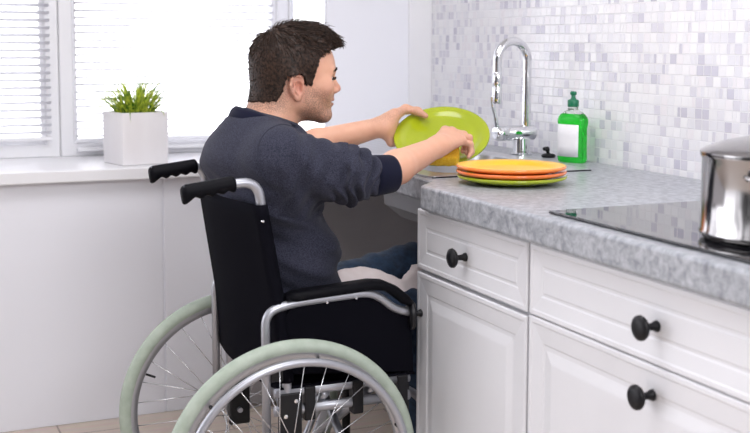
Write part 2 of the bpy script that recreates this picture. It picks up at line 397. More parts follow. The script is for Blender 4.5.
# windows: frames with mitred corners, glass
def window(name, x0, x1, ext, w=.064):
    z0, z1 = .88, 2.22
    o = bmesh.new()
    def ring(a, b, c, d, y): return [o.verts.new((a,y,c)), o.verts.new((b,y,c)), o.verts.new((b,y,d)), o.verts.new((a,y,d))]
    prof = [(0,YWIN+.06),(0,YWIN+.004),(.004,YWIN),(w-.018,YWIN),(w-.012,YWIN+.012),(w,YWIN+.016),(w,YWIN+.06)]
    rs = [ring(x0+i, x1-i, z0+i, z1-i, y) for i, y in prof]
    for a, b in zip(rs, rs[1:]):
        for k in range(4): o.faces.new((a[k], a[(k+1)%4], b[(k+1)%4], b[k]))
    for k in range(4): o.faces.new((rs[-1][k], rs[-1][(k+1)%4], rs[0][(k+1)%4], rs[0][k]))
    e = struct(obj(name, o, M_frame, loc=((x0+x1)/2, YWIN, z0)))
    obj('glass_pane', bx(x0+w,x1-w,YWIN+.03,YWIN+.036,z0+w,z1-w), M_glass, e)
    if ext: obj('window_handle', bx(x0+.02,x0+.04,YWIN-.035,YWIN,1.45,1.58), M_frame, e, bevel=.004)
    return e
window('window_1', -1.1, .6445, False)
window('window_2', .6475, 1.539, False)
window('added_window', 1.541, 1.799, False, .026)  # extra bright pane added so the strip beside the blind turns white
# venetian blinds, in front of the sashes
def blind(x0, x1, zb, label, tilt):
    t = thing('window_blind', label, 'blind', ((x0+x1)/2, YWIN-.02, zb), 'white venetian blinds')
    s = bmesh.new(); z = zb+.03; y = YWIN-.022; a = math.radians(tilt)
    while z < 2.16:
        pr = []
        for k in range(6):
            q = (k/5-.5); dy = q*.025*math.cos(a); dz = q*.025*math.sin(a)+.0018*(1-4*q*q)
            pr.append((y+dy, z+dz))
        va = [s.verts.new((x0, p, q)) for p, q in pr]; vb = [s.verts.new((x1, p, q)) for p, q in pr]
        for k in range(5): s.faces.new((va[k], va[k+1], vb[k+1], vb[k]))
        z += .0272
    so = obj('slats', s, M_slat, t, smooth=True)
    md = so.modifiers.new('thick', 'SOLIDIFY'); md.thickness = .0006
    obj('bottom_rail', bx(x0,x1,y-.013,y+.013,zb,zb+.014), M_frame, t, bevel=.004)
    obj('head_rail', bx(x0,x1,y-.018,y+.018,2.17,2.21), M_frame, t, bevel=.003)
    for f in (.12, .5, .88):
        x = x0+(x1-x0)*f
        obj('ladder_cord', tb([(x,y-.0145,zb+.01),(x,y-.0145,2.18)], .0007, 5), M_frame, t)
    return t
blind(-1.04, .612, .944, 'white venetian blind in the left window, left of the mullion', -26)
blind(.702, 1.468, .900, 'white venetian blind in the right window, behind the potted grass and the man', -18)

# ================================================================== KITCHEN UNITS
def panel(bm, y0, y1, z0, z1, xf, prof, th=.019):
    """moulded front facing -X; prof = (inset, depth)"""
    def ring(i, d): return [bm.verts.new((xf+d, y0+i, z0+i)), bm.verts.new((xf+d, y1-i, z0+i)), bm.verts.new((xf+d, y1-i, z1-i)), bm.verts.new((xf+d, y0+i, z1-i))]
    rs = [ring(0, th)]+[ring(i, d) for i, d in prof]
    for a, b in zip(rs, rs[1:]):
        for k in range(4): bm.faces.new((a[k], a[(k+1)%4], b[(k+1)%4], b[k]))
    bm.faces.new(rs[-1]); bm.faces.new(rs[0][::-1])
P_DOOR = [(0,.003),(.003,0),(.011,0),(.014,.0016),(.050,.0045),(.053,.0062),(.062,.0062),(.084,.0024),(.088,.002)]
P_DRAW = [(0,.003),(.003,0),(.011,0),(.014,.0016),(.042,.0040),(.045,.0056),(.050,.0056),(.053,.0040)]
def knob(y, z, parent, xf=1.25):
    pr = [(0,0),(.0105,0),(.0098,.004),(.0070,.009),(.0062,.022),(.0085,.0275),(.0200,.0300),(.0228,.034),(.0220,.0390),(.016,.0425),(.0075,.0443),(0,.0445)]
    return obj('knob', lt(pr, (xf+.004, y, z), (-1,0,0), 28), M_knob, parent, smooth=True)
XF = 1.25
ca = thing('base_cabinet', 'narrow white base cabinet with one small drawer over a panelled door, nearest the wheelchair', 'cabinet', (1.6, 2.32, 0), 'white base cabinets')
obj('carcass', bx(XF+.021,XW-.005,2.053,2.588,.10,.896), M_cab, ca, bevel=.001)
obj('plinth', bx(XF+.07,XF+.088,2.053,2.588,0,.10), M_cab, ca)
bm = bmesh.new(); panel(bm, 2.056,2.586,.743,.893, XF, P_DRAW); d = obj('drawer', bm, M_cab, ca); knob(2.335, .812, d)
bm = bmesh.new(); panel(bm, 2.056,2.586,.115,.734, XF, P_DOOR); d = obj('door', bm, M_cab, ca); knob(2.566, .630, d)
cb = thing('base_cabinet', 'wide white base cabinet with two long knobbed drawer fronts under the cooktop', 'cabinet', (1.6, 1.63, 0), 'white base cabinets')
obj('carcass', bx(XF+.021,XW-.005,1.212,2.050,.10,.896), M_cab, cb, bevel=.001)
obj('plinth', bx(XF+.07,XF+.088,1.212,2.050,0,.10), M_cab, cb)
bm = bmesh.new(); panel(bm, 1.215,2.047,.743,.893, XF, P_DRAW); d = obj('drawer', bm, M_cab, cb); knob(1.625, .812, d)
bm = bmesh.new(); panel(bm, 1.215,2.047,.115,.7405, XF, P_DOOR); d = obj('drawer', bm, M_cab, cb); knob(1.632, .686, d)

# countertop: L-shaped slab set back at the sink, with the sink's opening left free
SK = dict(x0=1.318, x1=1.812, y0=2.650, y1=3.90)       # sink outline
bm = bmesh.new()
xs = [1.23,1.300,1.335,1.795,1.957]; ys = [1.10,2.605,2.668,3.88,3.945]
cells = [(i,j) for i in range(4) for j in range(4) if not (i == 0 and j >= 1) and not (i == 2 and j == 2)]
vt = {}
def gv(i, j, z):
    if (i,j,z) not in vt: vt[(i,j,z)] = bm.verts.new((xs[i], 2.53 if (i,j) == (0,1) else ys[j], z))
    return vt[(i,j,z)]
zb_, zt_ = .898, HC
cs = set(cells)
for i, j in cells:
    for z in (zb_, zt_): bm.faces.new([gv(a,b,z) for a,b in ((i,j),(i+1,j),(i+1,j+1),(i,j+1))])
    for (di,dj),(a,b) in {(-1,0):((i,j),(i,j+1)),(1,0):((i+1,j),(i+1,j+1)),(0,-1):((i,j),(i+1,j)),(0,1):((i,j+1),(i+1,j+1))}.items():
        if (i+di,j+dj) not in cs: bm.faces.new((gv(*a,zb_),gv(*b,zb_),gv(*b,zt_),gv(*a,zt_)))
ct = obj('countertop', bm, M_counter, loc=(1.6,2.2,zb_), bevel=.008, seg=4)
tag(ct, 'long grey marbled stone countertop along the mosaic tiled wall', 'countertop')

# stainless sink
sk = thing('kitchen_sink', 'stainless steel inset sink with ridged draining board below the faucet', 'sink', (1.565, 3.0, .80))
bm = bmesh.new()
x0,x1,y0,y1 = SK['x0'],SK['x1'],SK['y0'],SK['y1']; zt = HC+.005
def rect(bm, a,b,c,d,z,r=.0,n=6):
    out = []
    for (cx,cy,s) in ((b-r,d-r,0),(a+r,d-r,1),(a+r,c+r,2),(b-r,c+r,3)):
        for k in range(n+1):
            t = PI/2*(s+k/n); out.append(bm.verts.new((cx+r*math.cos(t), cy+r*math.sin(t), z)))
    return out
def loft(bm, rs, capend=True):
    for a, b in zip(rs, rs[1:]):
        n = len(a)
        for k in range(n): bm.faces.new((a[k], a[(k+1)%n], b[(k+1)%n], b[k]))
    if capend: bm.faces.new(rs[-1])
bx0,bx1,by0,by1 = 1.372,1.765,2.700,3.150
# rim with bowl
outer = [rect(bm,x0,x1,y0,3.19,HC+.0006,.02), rect(bm,x0+.001,x1-.001,y0+.001,3.19,zt-.001,.02), rect(bm,x0+.004,x1-.004,y0+.004,3.19,zt,.018)]
inn = [rect(bm,bx0,bx1,by0,by1,zt,.06), rect(bm,bx0+.004,bx1-.004,by0+.004,by1-.004,zt-.004,.06), rect(bm,bx0+.012,bx1-.012,by0+.012,by1-.012,zt-.13,.07), rect(bm,bx0+.05,bx1-.05,by0+.05,by1-.05,zt-.165,.06)]
loft(bm, outer+inn)
so = obj('basin', bm, M_sinksteel, sk, auto=True)
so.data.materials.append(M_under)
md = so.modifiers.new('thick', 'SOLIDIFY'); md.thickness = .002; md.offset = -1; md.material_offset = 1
obj('rim_shade', bx(x0+.004,x1-.004,y0-.0035,y0+.001,HC+.0002,HC+.0032), M_black, sk)  # black strip standing in for the shade along the rim's near edge
bm = bmesh.new()
n = 14; rows = []
for k in range(n*6+1):
    x = x0+(x1-x0)*k/(n*6); a = min(max((x-x0-.03)/.03,0),1)*min(max((x1-.03-x)/.03,0),1)
    z = zt-.002-a*.008+a*.0045*math.cos(2*PI*k/6)
    rows.append([bm.verts.new((x, yy, zz)) for yy, zz in ((3.19,zt),(3.215,z),(3.84,z),(3.87,zt),(y1,zt),(y1,HC-.001+.0016))])
for a, b in zip(rows, rows[1:]):
    for k in range(5): bm.faces.new((a[k], a[k+1], b[k+1], b[k]))
obj('drainboard', bm, M_sinksteel, sk, auto=True)
obj('drain', lt([(.0,.004),(.03,.004),(.038,.002),(.04,0)], (1.57,2.93,zt-.1655), (0,0,1), 28), M_steel, sk, smooth=True)
# grey panel behind the knee space
struct(obj('trim_3', bx(1.17,XW-.005,3.86,3.885,.02,.893), M_grey, bevel=.002))

# faucet
fx, fy = 1.862, 3.108
fa = thing('faucet', 'tall chrome gooseneck faucet with side lever behind the sink', 'faucet', (fx,fy,HC))
obj('base', lt([(0,0),(.034,0),(.034,.005),(.0275,.009),(.0265,.03),(.0265,.052),(.022,.056),(0,.056)], (fx,fy,HC), n=32), M_chrome, fa, auto=True)
zb = HC+.070
obj('mixer_body', lt([(0,-.035),(.018,-.034),(.0235,-.028),(.0235,.062),(.0215,.066),(.0215,.070),(.0235,.073),(.0235,.100),(.018,.108),(0,.109)], (fx+.012,fy,zb), (-1,0,0), 32), M_chrome, fa, auto=True)
xc = fx+.016; R_ = .0565; pts = [(xc,fy,zb+.01),(xc,fy,1.15)]+[(xc-R_+R_*math.cos(t),fy-.012*(1-math.cos(t))*.5,1.254+R_*1.0*math.sin(t)) for t in np.linspace(0,PI,19)]+[(xc-2*R_,fy-.012,1.205)]
obj('spout', tb(pts, .0138, 20), M_chrome, fa, auto=True)
obj('spray_head', lt([(0,0),(.0125,0),(.0135,.002),(.0148,.008),(.0148,.05),(.0138,.052),(.0138,.055),(.0148,.057),(.0146,.095),(.0125,.098),(0,.098)], (xc-2*R_,fy-.012,1.120), n=28), M_chrome, fa, auto=True)
obj('lever', tb(smooth_path([(fx-.088,fy,zb+.012),(fx-.096,fy-.002,zb+.05),(fx-.108,fy-.004,zb+.088),(fx-.112,fy-.005,zb+.115)]), [.0075]*6+[.006]*6+[.005]*7, 12), M_chrome, fa, smooth=True)

# cooktop
ck = thing('cooktop', 'black glass cooktop set in the grey countertop under the steel pot', 'cooktop', (1.53,1.66,HC))
obj('glass_plate', bx(1.268,1.80,1.32,2.006,HC+.0008,HC+.007), M_cook, ck, bevel=.002)
M_ring = mat('cook_ring', (.03,.03,.035), .12); noise_bump(M_ring, 30, .01)
for (x, y, r) in ((1.44,1.55,.11),(1.66,1.82,.08)):
    obj('cooking_zone', lt([(r,0),(r,.0003),(r-.002,.0003),(r-.002,0)], (x,y,HC+.007), n=64), M_ring, ck)

# pot
px_, py_, z0 = 1.445, 1.557, HC+.0075
po = thing('cooking_pot', 'large shiny steel cooking pot with lid on the black cooktop', 'pot', (px_,py_,z0))
obj('pot_body', lt([(0,0),(.112,0),(.121,.003),(.126,.010),(.1262,.014),(.1235,.018),(.1235,.141),(.1265,.145),(.1265,.148),(.1215,.148),(.1215,.012),(0,.010)], (px_,py_,z0), n=96), M_steel, po, auto=True)
obj('lid', lt([(.1235,.149),(.1275,.150),(.1275,.153),(.122,.157),(.118,.159),(.09,.170),(.05,.179),(0,.182)], (px_,py_,z0), n=96), M_steel, po, auto=True)
obj('lid_knob', lt([(0,.181),(.009,.181),(.008,.196),(.020,.201),(.021,.209),(.014,.215),(0,.216)], (px_,py_,z0), n=28), M_black, po, smooth=True)
vd = Vector((px_,py_,0)).normalized(); sd = Vector((vd.y,-vd.x,0))
for s in (-1,1):
    c = Vector((px_,py_,z0+.12))
    q = [c+vd*s*.122+sd*.045, c+vd*s*.165+sd*.040, c+vd*s*.165-sd*.040, c+vd*s*.122-sd*.045]
    obj('handle', tb(fillet(q, .02), .005, 10), M_steel, po, smooth=True)

# ------------------------------------------------------------------ plates
PL = [(0,.0020),(.078,.0020),(.080,0),(.086,0),(.089,.0020),(.100,.0035),(.120,.0085),(.1345,.0135),(.1372,.0160),(.1368,.0200),(.1340,.0212),(.113,.0172),(.105,.0118),(.098,.0098),(.088,.0092),(.04,.0088),(0,.0086)]
def plate(name, label, mats, mis, loc, nrm=None):
    bm = bmesh.new(); lathe(bm, PL, (0,0,0), n=96, mis=mis)
    bmesh.ops.recalc_face_normals(bm, faces=bm.faces)
    me = bpy.data.meshes.new(name); bm.to_mesh(me); bm.free()
    for x in mats: me.materials.append(x)
    me.polygons.foreach_set('use_smooth', [True]*len(me.polygons))
    o = bpy.data.objects.new(name, me); C.objects.link(o); o.location = loc
    if nrm: o.rotation_mode = 'QUATERNION'; o.rotation_quaternion = Vector((0,0,1)).rotation_difference(Vector(nrm).normalized())
    tag(o, label, 'plate', 'colourful dinner plates'); return o
SX_, SY_ = 1.462, 2.487
plate('dinner_plate', 'lime green dinner plate at the bottom of the stack on the countertop', [M_lime], [0]*16, (SX_+.002,SY_+.001,HC+.0005))
plate('dinner_plate', 'orange dinner plate in the middle of the stack on the countertop', [M_orange], [0]*16, (SX_-.001,SY_-.001,HC+.0126))
plate('dinner_plate', 'yellow dinner plate with orange rim on top of the stack', [M_yellow,M_rimor], [1]*10+[0]*6, (SX_,SY_+.002,HC+.0252))
PN = Vector((-.29,-.46,.84)).normalized(); PC = Vector((1.494,2.935,1.043))
plate('dinner_plate', 'lime green dinner plate held tilted in the man\'s hands', [M_lime], [0]*16, PC-PN*.018, PN)

# sponge pressed on the held plate
e1 = Vector((.84,-.53,.0)); e1 = (e1-PN*e1.dot(PN)).normalized(); e2 = PN.cross(e1)
sc_ = Vector((1.452,2.838,.9955))
bm = bmesh.new()
NU = 10
def sp_pt(u, v, w):
    b = 1+.10*(1-abs(u))*(w) ; s = .043*(1-.08*abs(v)**4); t = .030*(1-.08*abs(u)**4)
    return sc_+e1*(u*s)+e2*(v*t)+PN*(w*.015*(1-.12*math.exp(-((u-.4)**2+(v-.2)**2)*6))+.0015*math.sin(u*9+v*5))
gr = {}
for w in (-1,1):
    for i in range(NU+1):
        for j in range(NU+1): gr[(i,j,w)] = bm.verts.new(sp_pt(i/NU*2-1, j/NU*2-1, w))
    for i in range(NU):
        for j in range(NU): bm.faces.new((gr[(i,j,w)],gr[(i+1,j,w)],gr[(i+1,j+1,w)],gr[(i,j+1,w)]))
for i in range(NU):
    for j in (0,NU): bm.faces.new((gr[(i,j,-1)],gr[(i+1,j,-1)],gr[(i+1,j,1)],gr[(i,j,1)]))
    for j in (0,NU): bm.faces.new((gr[(j,i,-1)],gr[(j,i+1,-1)],gr[(j,i+1,1)],gr[(j,i,1)]))
tag(obj('sponge', bm, M_sponge, loc=tuple(sc_), bevel=.004, smooth=True), 'yellow kitchen sponge under the man\'s fingers on the green plate', 'sponge')

# soap bottle
bxp, byp = 1.887, 2.862; brot = math.radians(20)
bo = thing('soap_bottle', 'clear dish soap bottle of green liquid with blank white label by the tiled wall', 'bottle', (bxp,byp,HC))
def bottle_ring(bm, z, a, b, n=48, e=2.6, off=0.):
    out = []
    for k in range(n):
        t = 2*PI*k/n; c, s = math.cos(t), math.sin(t)
        x = math.copysign(abs(c)**(2/e), c)*(b+off); y = math.copysign(abs(s)**(2/e), s)*(a+off)
        out.append(bm.verts.new((bxp+x*math.cos(brot)-y*math.sin(brot), byp+x*math.sin(brot)+y*math.cos(brot), HC+z)))
    return out
BP = [(.0,.040,.021),(.003,.045,.0245),(.010,.0465,.026),(.06,.0455,.0255),(.10,.0455,.0255),(.118,.0485,.0275),(.127,.0480,.0275),(.136,.043,.0255),(.143,.035,.023)]
bm = bmesh.new(); rs = [bottle_ring(bm,z,a,b) for z,a,b in BP]
for a, b in zip(rs, rs[1:]):
    for k in range(48): bm.faces.new((a[k],a[(k+1)%48],b[(k+1)%48],b[k]))
bm.faces.new(rs[0]); bm.faces.new(rs[-1])
obj('bottle_body', bm, M_green, bo, auto=True)
bm = bmesh.new(); rs = [bottle_ring(bm,z,a,b,e=e) for z,a,b,e in ((.1433,.033,.023,2.6),(.150,.025,.020,2.3),(.155,.016,.0155,2),(.164,.0135,.0135,2))]
for a, b in zip(rs, rs[1:]):
    for k in range(48): bm.faces.new((a[k],a[(k+1)%48],b[(k+1)%48],b[k]))
bm.faces.new(rs[0]); bm.faces.new(rs[-1])
obj('neck', bm, M_clear, bo, auto=True)
obj('cap', lt([(0,.163),(.0155,.163),(.0165,.166),(.0165,.180),(.0150,.183),(.009,.185),(.0065,.190),(.0060,.196),(.0095,.199),(.0098,.205),(.007,.208),(0,.2085)], (bxp,byp,HC), n=32), M_cap, bo, auto=True)
bm = bmesh.new(); cols = []
zs = [.018,.05,.08,.112]
for z in zs:
    r = bottle_ring(bm, z, .0460, .0258, off=.0012); keep = [r[k] for k in range(16, 31)]
    for v in r:
        if v not in keep: bm.verts.remove(v)
    cols.append(keep)
for a, b in zip(cols, cols[1:]):
    for k in range(len(a)-1): bm.faces.new((a[k],a[k+1],b[k+1],b[k]))
lo_ = obj('label', bm, M_label, bo, smooth=True); md = lo_.modifiers.new('t','SOLIDIFY'); md.thickness = .0003
lo_['label'] = 'blank white paper label'

# black sink stopper beside the bottle
sp = thing('sink_stopper', 'small black sink stopper with pull knob left of the soap bottle', 'stopper', (1.900,3.012,HC))
obj('stopper_disc', lt([(0,0),(.019,0),(.0215,.003),(.0215,.007),(.018,.010),(.008,.012),(0,.012)], (1.900,3.012,HC), n=28), M_knob, sp, smooth=True)
obj('pull_knob', tb(smooth_path([(1.900,3.012,HC+.011),(1.898,3.014,HC+.019),(1.900,3.020,HC+.026),(1.898,3.034,HC+.024)],5), [.005]*6+[.007]*5+[.006]*5, 12), M_knob, sp, smooth=True)

# ------------------------------------------------------------------ potted grass on the sill
gx, gy, gz = .858, 4.058, .88
pg = thing('potted_grass', 'bushy green grass plant in a square white pot on the window sill', 'plant', (gx,gy,gz))
bm = bmesh.new(); a = math.radians(-23.7+36); S_ = .086
def sq(bm, s, z, r=.006): 
    out = []
    for q in range(4):
        for k in range(4):
            t = PI/2*(q+k/3); cxx = (s-r)*(1,-1,-1,1)[q]+r*math.cos(t); cyy = (s-r)*(1,1,-1,-1)[q]+r*math.sin(t)
            out.append(bm.verts.new((gx+cxx*math.cos(a)-cyy*math.sin(a), gy+cxx*math.sin(a)+cyy*math.cos(a), gz+z)))
    return out
rs = [sq(bm,S_-.003,0), sq(bm,S_,.003), sq(bm,S_,.180), sq(bm,S_-.002,.182), sq(bm,S_-.008,.182), sq(bm,S_-.010,.180), sq(bm,S_-.010,.157)]
for p, q in zip(rs, rs[1:]):
    for k in range(16): bm.faces.new((p[k],p[(k+1)%16],q[(k+1)%16],q[k]))
bm.faces.new(rs[0])
obj('pot', bm, M_pot, pg, auto=True)
bm = bmesh.new(); r = sq(bm, S_-.0105, .164); bm.faces.new(r); obj('soil', bm, M_soil, pg)
bm = bmesh.new()
for i in range(190):
    an = random.uniform(0, 2*PI); rr = .062*math.sqrt(random.random()); bxx, byy = gx+rr*math.cos(an), gy+rr*math.sin(an)
    an2 = an+random.gauss(0,.6); L = random.uniform(.075,.190); lean = rr/.062*.95+random.uniform(.0,.28); w = random.uniform(.0022,.0044)
    if random.random() < .07: lean += .7; L *= 1.05
    P = [Vector((bxx,byy,gz+.162))]; th = lean*.35
    for k in range(6):
        P.append(P[-1]+Vector((math.cos(an2)*math.sin(th), math.sin(an2)*math.sin(th), math.cos(th)))*L/6); th += lean*.22
    side = Vector((-math.sin(an2), math.cos(an2), 0)); side.rotate(Matrix.Rotation(random.uniform(-1,1),3,'Z'))
    ws = [.7,.95,1,.9,.7,.4,.05]
    v = [(bm.verts.new(p-side*w*q), bm.verts.new(p+Vector((math.cos(an2),math.sin(an2),0))*w*.35*q), bm.verts.new(p+side*w*q)) for p, q in zip(P, ws)]
    for p, q in zip(v, v[1:]):
        bm.faces.new((p[0],p[1],q[1],q[0])); bm.faces.new((p[1],p[2],q[2],q[1]))
obj('grass_blades', bm, M_leaf, pg, smooth=True)

# ================================================================== WHEELCHAIR
YC = 2.752; YN, YFa = 2.550, 2.955; WR = .3126
wc = thing('wheelchair', 'manual wheelchair with black canvas back, silver frame and grey green tyres', 'wheelchair', (.95, YC, 0))
def make_wheel(yw, s, WX):
    """s = -1: outer side towards -Y"""
    c = Vector((WX, yw, WR))
    ring = lambda R, dy: [c+Vector((R*math.cos(t), dy, R*math.sin(t))) for t in np.linspace(0, 2*PI, 97)[:-1]]
    bm = bmesh.new(); prof = [(.2696,-.011),(.2796,-.014),(.2861,-.0145),(.2861,.0145),(.2796,.014),(.2696,.011),(.2646,.006),(.2646,-.006)]
    rs = [ring(R, dy) for R, dy in prof]; vs = [[bm.verts.new(p) for p in r] for r in rs]
    for i in range(len(vs)):
        a, b = vs[i], vs[(i+1)%len(vs)]
        for k in range(96): bm.faces.new((a[k],a[(k+1)%96],b[(k+1)%96],b[k]))
    w = obj('wheel', bm, M_rim, wc, auto=True)
    bm = bmesh.new(); prof = [(.2831,-.0135),(.2896,-.0185),(.2996,-.0185),(.3076,-.013),(.3116,-.006),(.3126,0),(.3116,.006),(.3076,.013),(.2996,.0185),(.2896,.0185),(.2831,.0135)]
    vs = [[bm.verts.new(p) for p in ring(R, dy)] for R, dy in prof]
    for i in range(len(vs)-1):
        a, b = vs[i], vs[i+1]
        for k in range(96): bm.faces.new((a[k],a[(k+1)%96],b[(k+1)%96],b[k]))
    obj('tire', bm, M_rubber, w, smooth=True)
    obj('push_rim', tb(ring(.2696, s*.046), .0098, 14, closed=True), M_silver, w, smooth=True)
    for k in range(6):
        t = 2*PI*k/6+.3076; d = Vector((math.cos(t),0,math.sin(t)))
        obj('push_rim_bracket', tb([c+d*.2696+Vector((0,s*.010,0)), c+d*.2696+Vector((0,s*.040,0))], .0042, 8), M_black, w)
    obj('hub', lt([(0,-.045),(.012,-.045),(.012,-.034),(.030,-.032),(.030,-.027),(.016,-.022),(.016,.022),(.030,.027),(.030,.032),(.012,.034),(.012,.045),(0,.045)], c, (0,1,0), 28), M_rim, w, auto=True)
    N = 28
    for k in range(N):
        t = 2*PI*(k+.5)/N; sd_ = 1 if k%2 else -1; off = (1 if (k//2)%2 else -1)*.95
        p0 = c+Vector((.027*math.cos(t+off), sd_*.029, .027*math.sin(t+off))); p1 = c+Vector((.2696*math.cos(t), sd_*.003, .2696*math.sin(t)))
        obj('spoke', tb([p0,p1], .0011, 6), M_spoke, w, smooth=True)
    obj('valve', tb([c+Vector((.2666*math.cos(2.72),0,.2666*math.sin(2.72))), c+Vector((.235*math.cos(2.72),0,.235*math.sin(2.72)))], .0032, 8), M_black, w)
    obj('axle', tb([c+Vector((0,-s*.03,0)), c+Vector((0,-s*.075,0))], .007, 12), M_silver, w)
    return w
make_wheel(2.462, -1, .875); make_wheel(3.015, 1, .894)
# backrest posts with push handles
for y, dx in ((YN,0.),(YFa,-.020)):
    gd, gz = (.038, .014) if y > YC else (0., .012)
    P = fillet([(.645+dx+gd,y,.960+gz),(.822+dx,y,.985),(.832+dx,y,.90),(.872+dx,y,.68),(.890+dx,y,.52),(.893+dx,y,.36)], .048, 7)
    obj('frame_post', tb(P, .0115, 16), M_silver, wc, smooth=True)
    bm = bmesh.new(); A = Vector((.640+dx+gd,y,.953+gz)); B = Vector((.768+dx+gd,y,.979+gz*.25)); d = (B-A); n_ = 40; pts, rr = [], []
    u = d.normalized()
    rings = []
    for i in range(n_+1):
        t = i/n_; p = A+d*t; fade = min(t/.08,1)**.5*min((1-t)/.05,1)**.5
        rt = .0185*(.55+.45*fade); notch = .0055*(.5-.5*math.cos(2*PI*max(0,min((t-.14)/.80,1))*4)) if .14 < t < .94 else 0
        droop = .012*max(0,(.16-t)/.16)
        up = Vector((-u.z,0,u.x)); ring = []
        for k in range(16):
            a = 2*PI*k/16; q = p+Vector((0,1,0))*math.cos(a)*rt*.95+up*(math.sin(a)*rt)
            if math.sin(a) < 0: q += up*(.004+droop*-1-notch*-1-.006)*(-math.sin(a))
            ring.append(bm.verts.new(q))
        rings.append(ring)
    for a, b in zip(rings, rings[1:]):
        for k in range(16): bm.faces.new((a[k],a[(k+1)%16],b[(k+1)%16],b[k]))
    bm.faces.new(rings[0]); bm.faces.new(rings[-1])
    obj('hand_grip', bm, M_vinyl, wc, smooth=True)
# canvas back: slightly curved sheet that wraps both posts
bm = bmesh.new(); rows = []
def post_x(z): return float(np.interp(z, [.36,.52,.68,.90,.96], [.893,.890,.872,.832,.822]))
for i in range(15):
    z = .50+(.930-.50)*i/14; px = post_x(z); r = []; pf = px-.020-.010*(1-i/14)
    row = [(pf+.013, YFa-.02, z),(pf+.015, YFa+.004, z),(pf, YFa+.017, z),(pf-.015, YFa+.012, z)]
    for k in range(11):
        t = k/10; row.append((pf+(px-pf)*t-.0165-.028*math.sin(PI*t)*(1-.3*i/14), YFa-.005+(YN-YFa+.01)*t, z))
    row += [(px-.015, YN-.012, z),(px, YN-.017, z),(px+.015, YN-.004, z),(px+.013, YN+.02, z)]
    rows.append([bm.verts.new(p) for p in row])
for a, b in zip(rows, rows[1:]):
    for k in range(len(a)-1): bm.faces.new((a[k],a[k+1],b[k+1],b[k]))
bo_ = obj('backrest', bm, M_canvas, wc, smooth=True); md = bo_.modifiers.new('t','SOLIDIFY'); md.thickness = .003; md.offset = 0
bm = bmesh.new()
for z in (.905,): lathe(bm, [(0,.0),(.004,.0),(.003,.002),(0,.0025)], (post_x(z)-.004,YN-.0185,z-.012), (0,-1,0), 12)
obj('back_rivet', bm, M_chrome, wc)
obj('back_hem', tb([(post_x(.55)-.018,YN+.045,.55),(post_x(.7)-.0185,YN+.045,.7),(post_x(.925)-.0185,YN+.045,.925)], .0013, 6), M_vinyl, bo_)
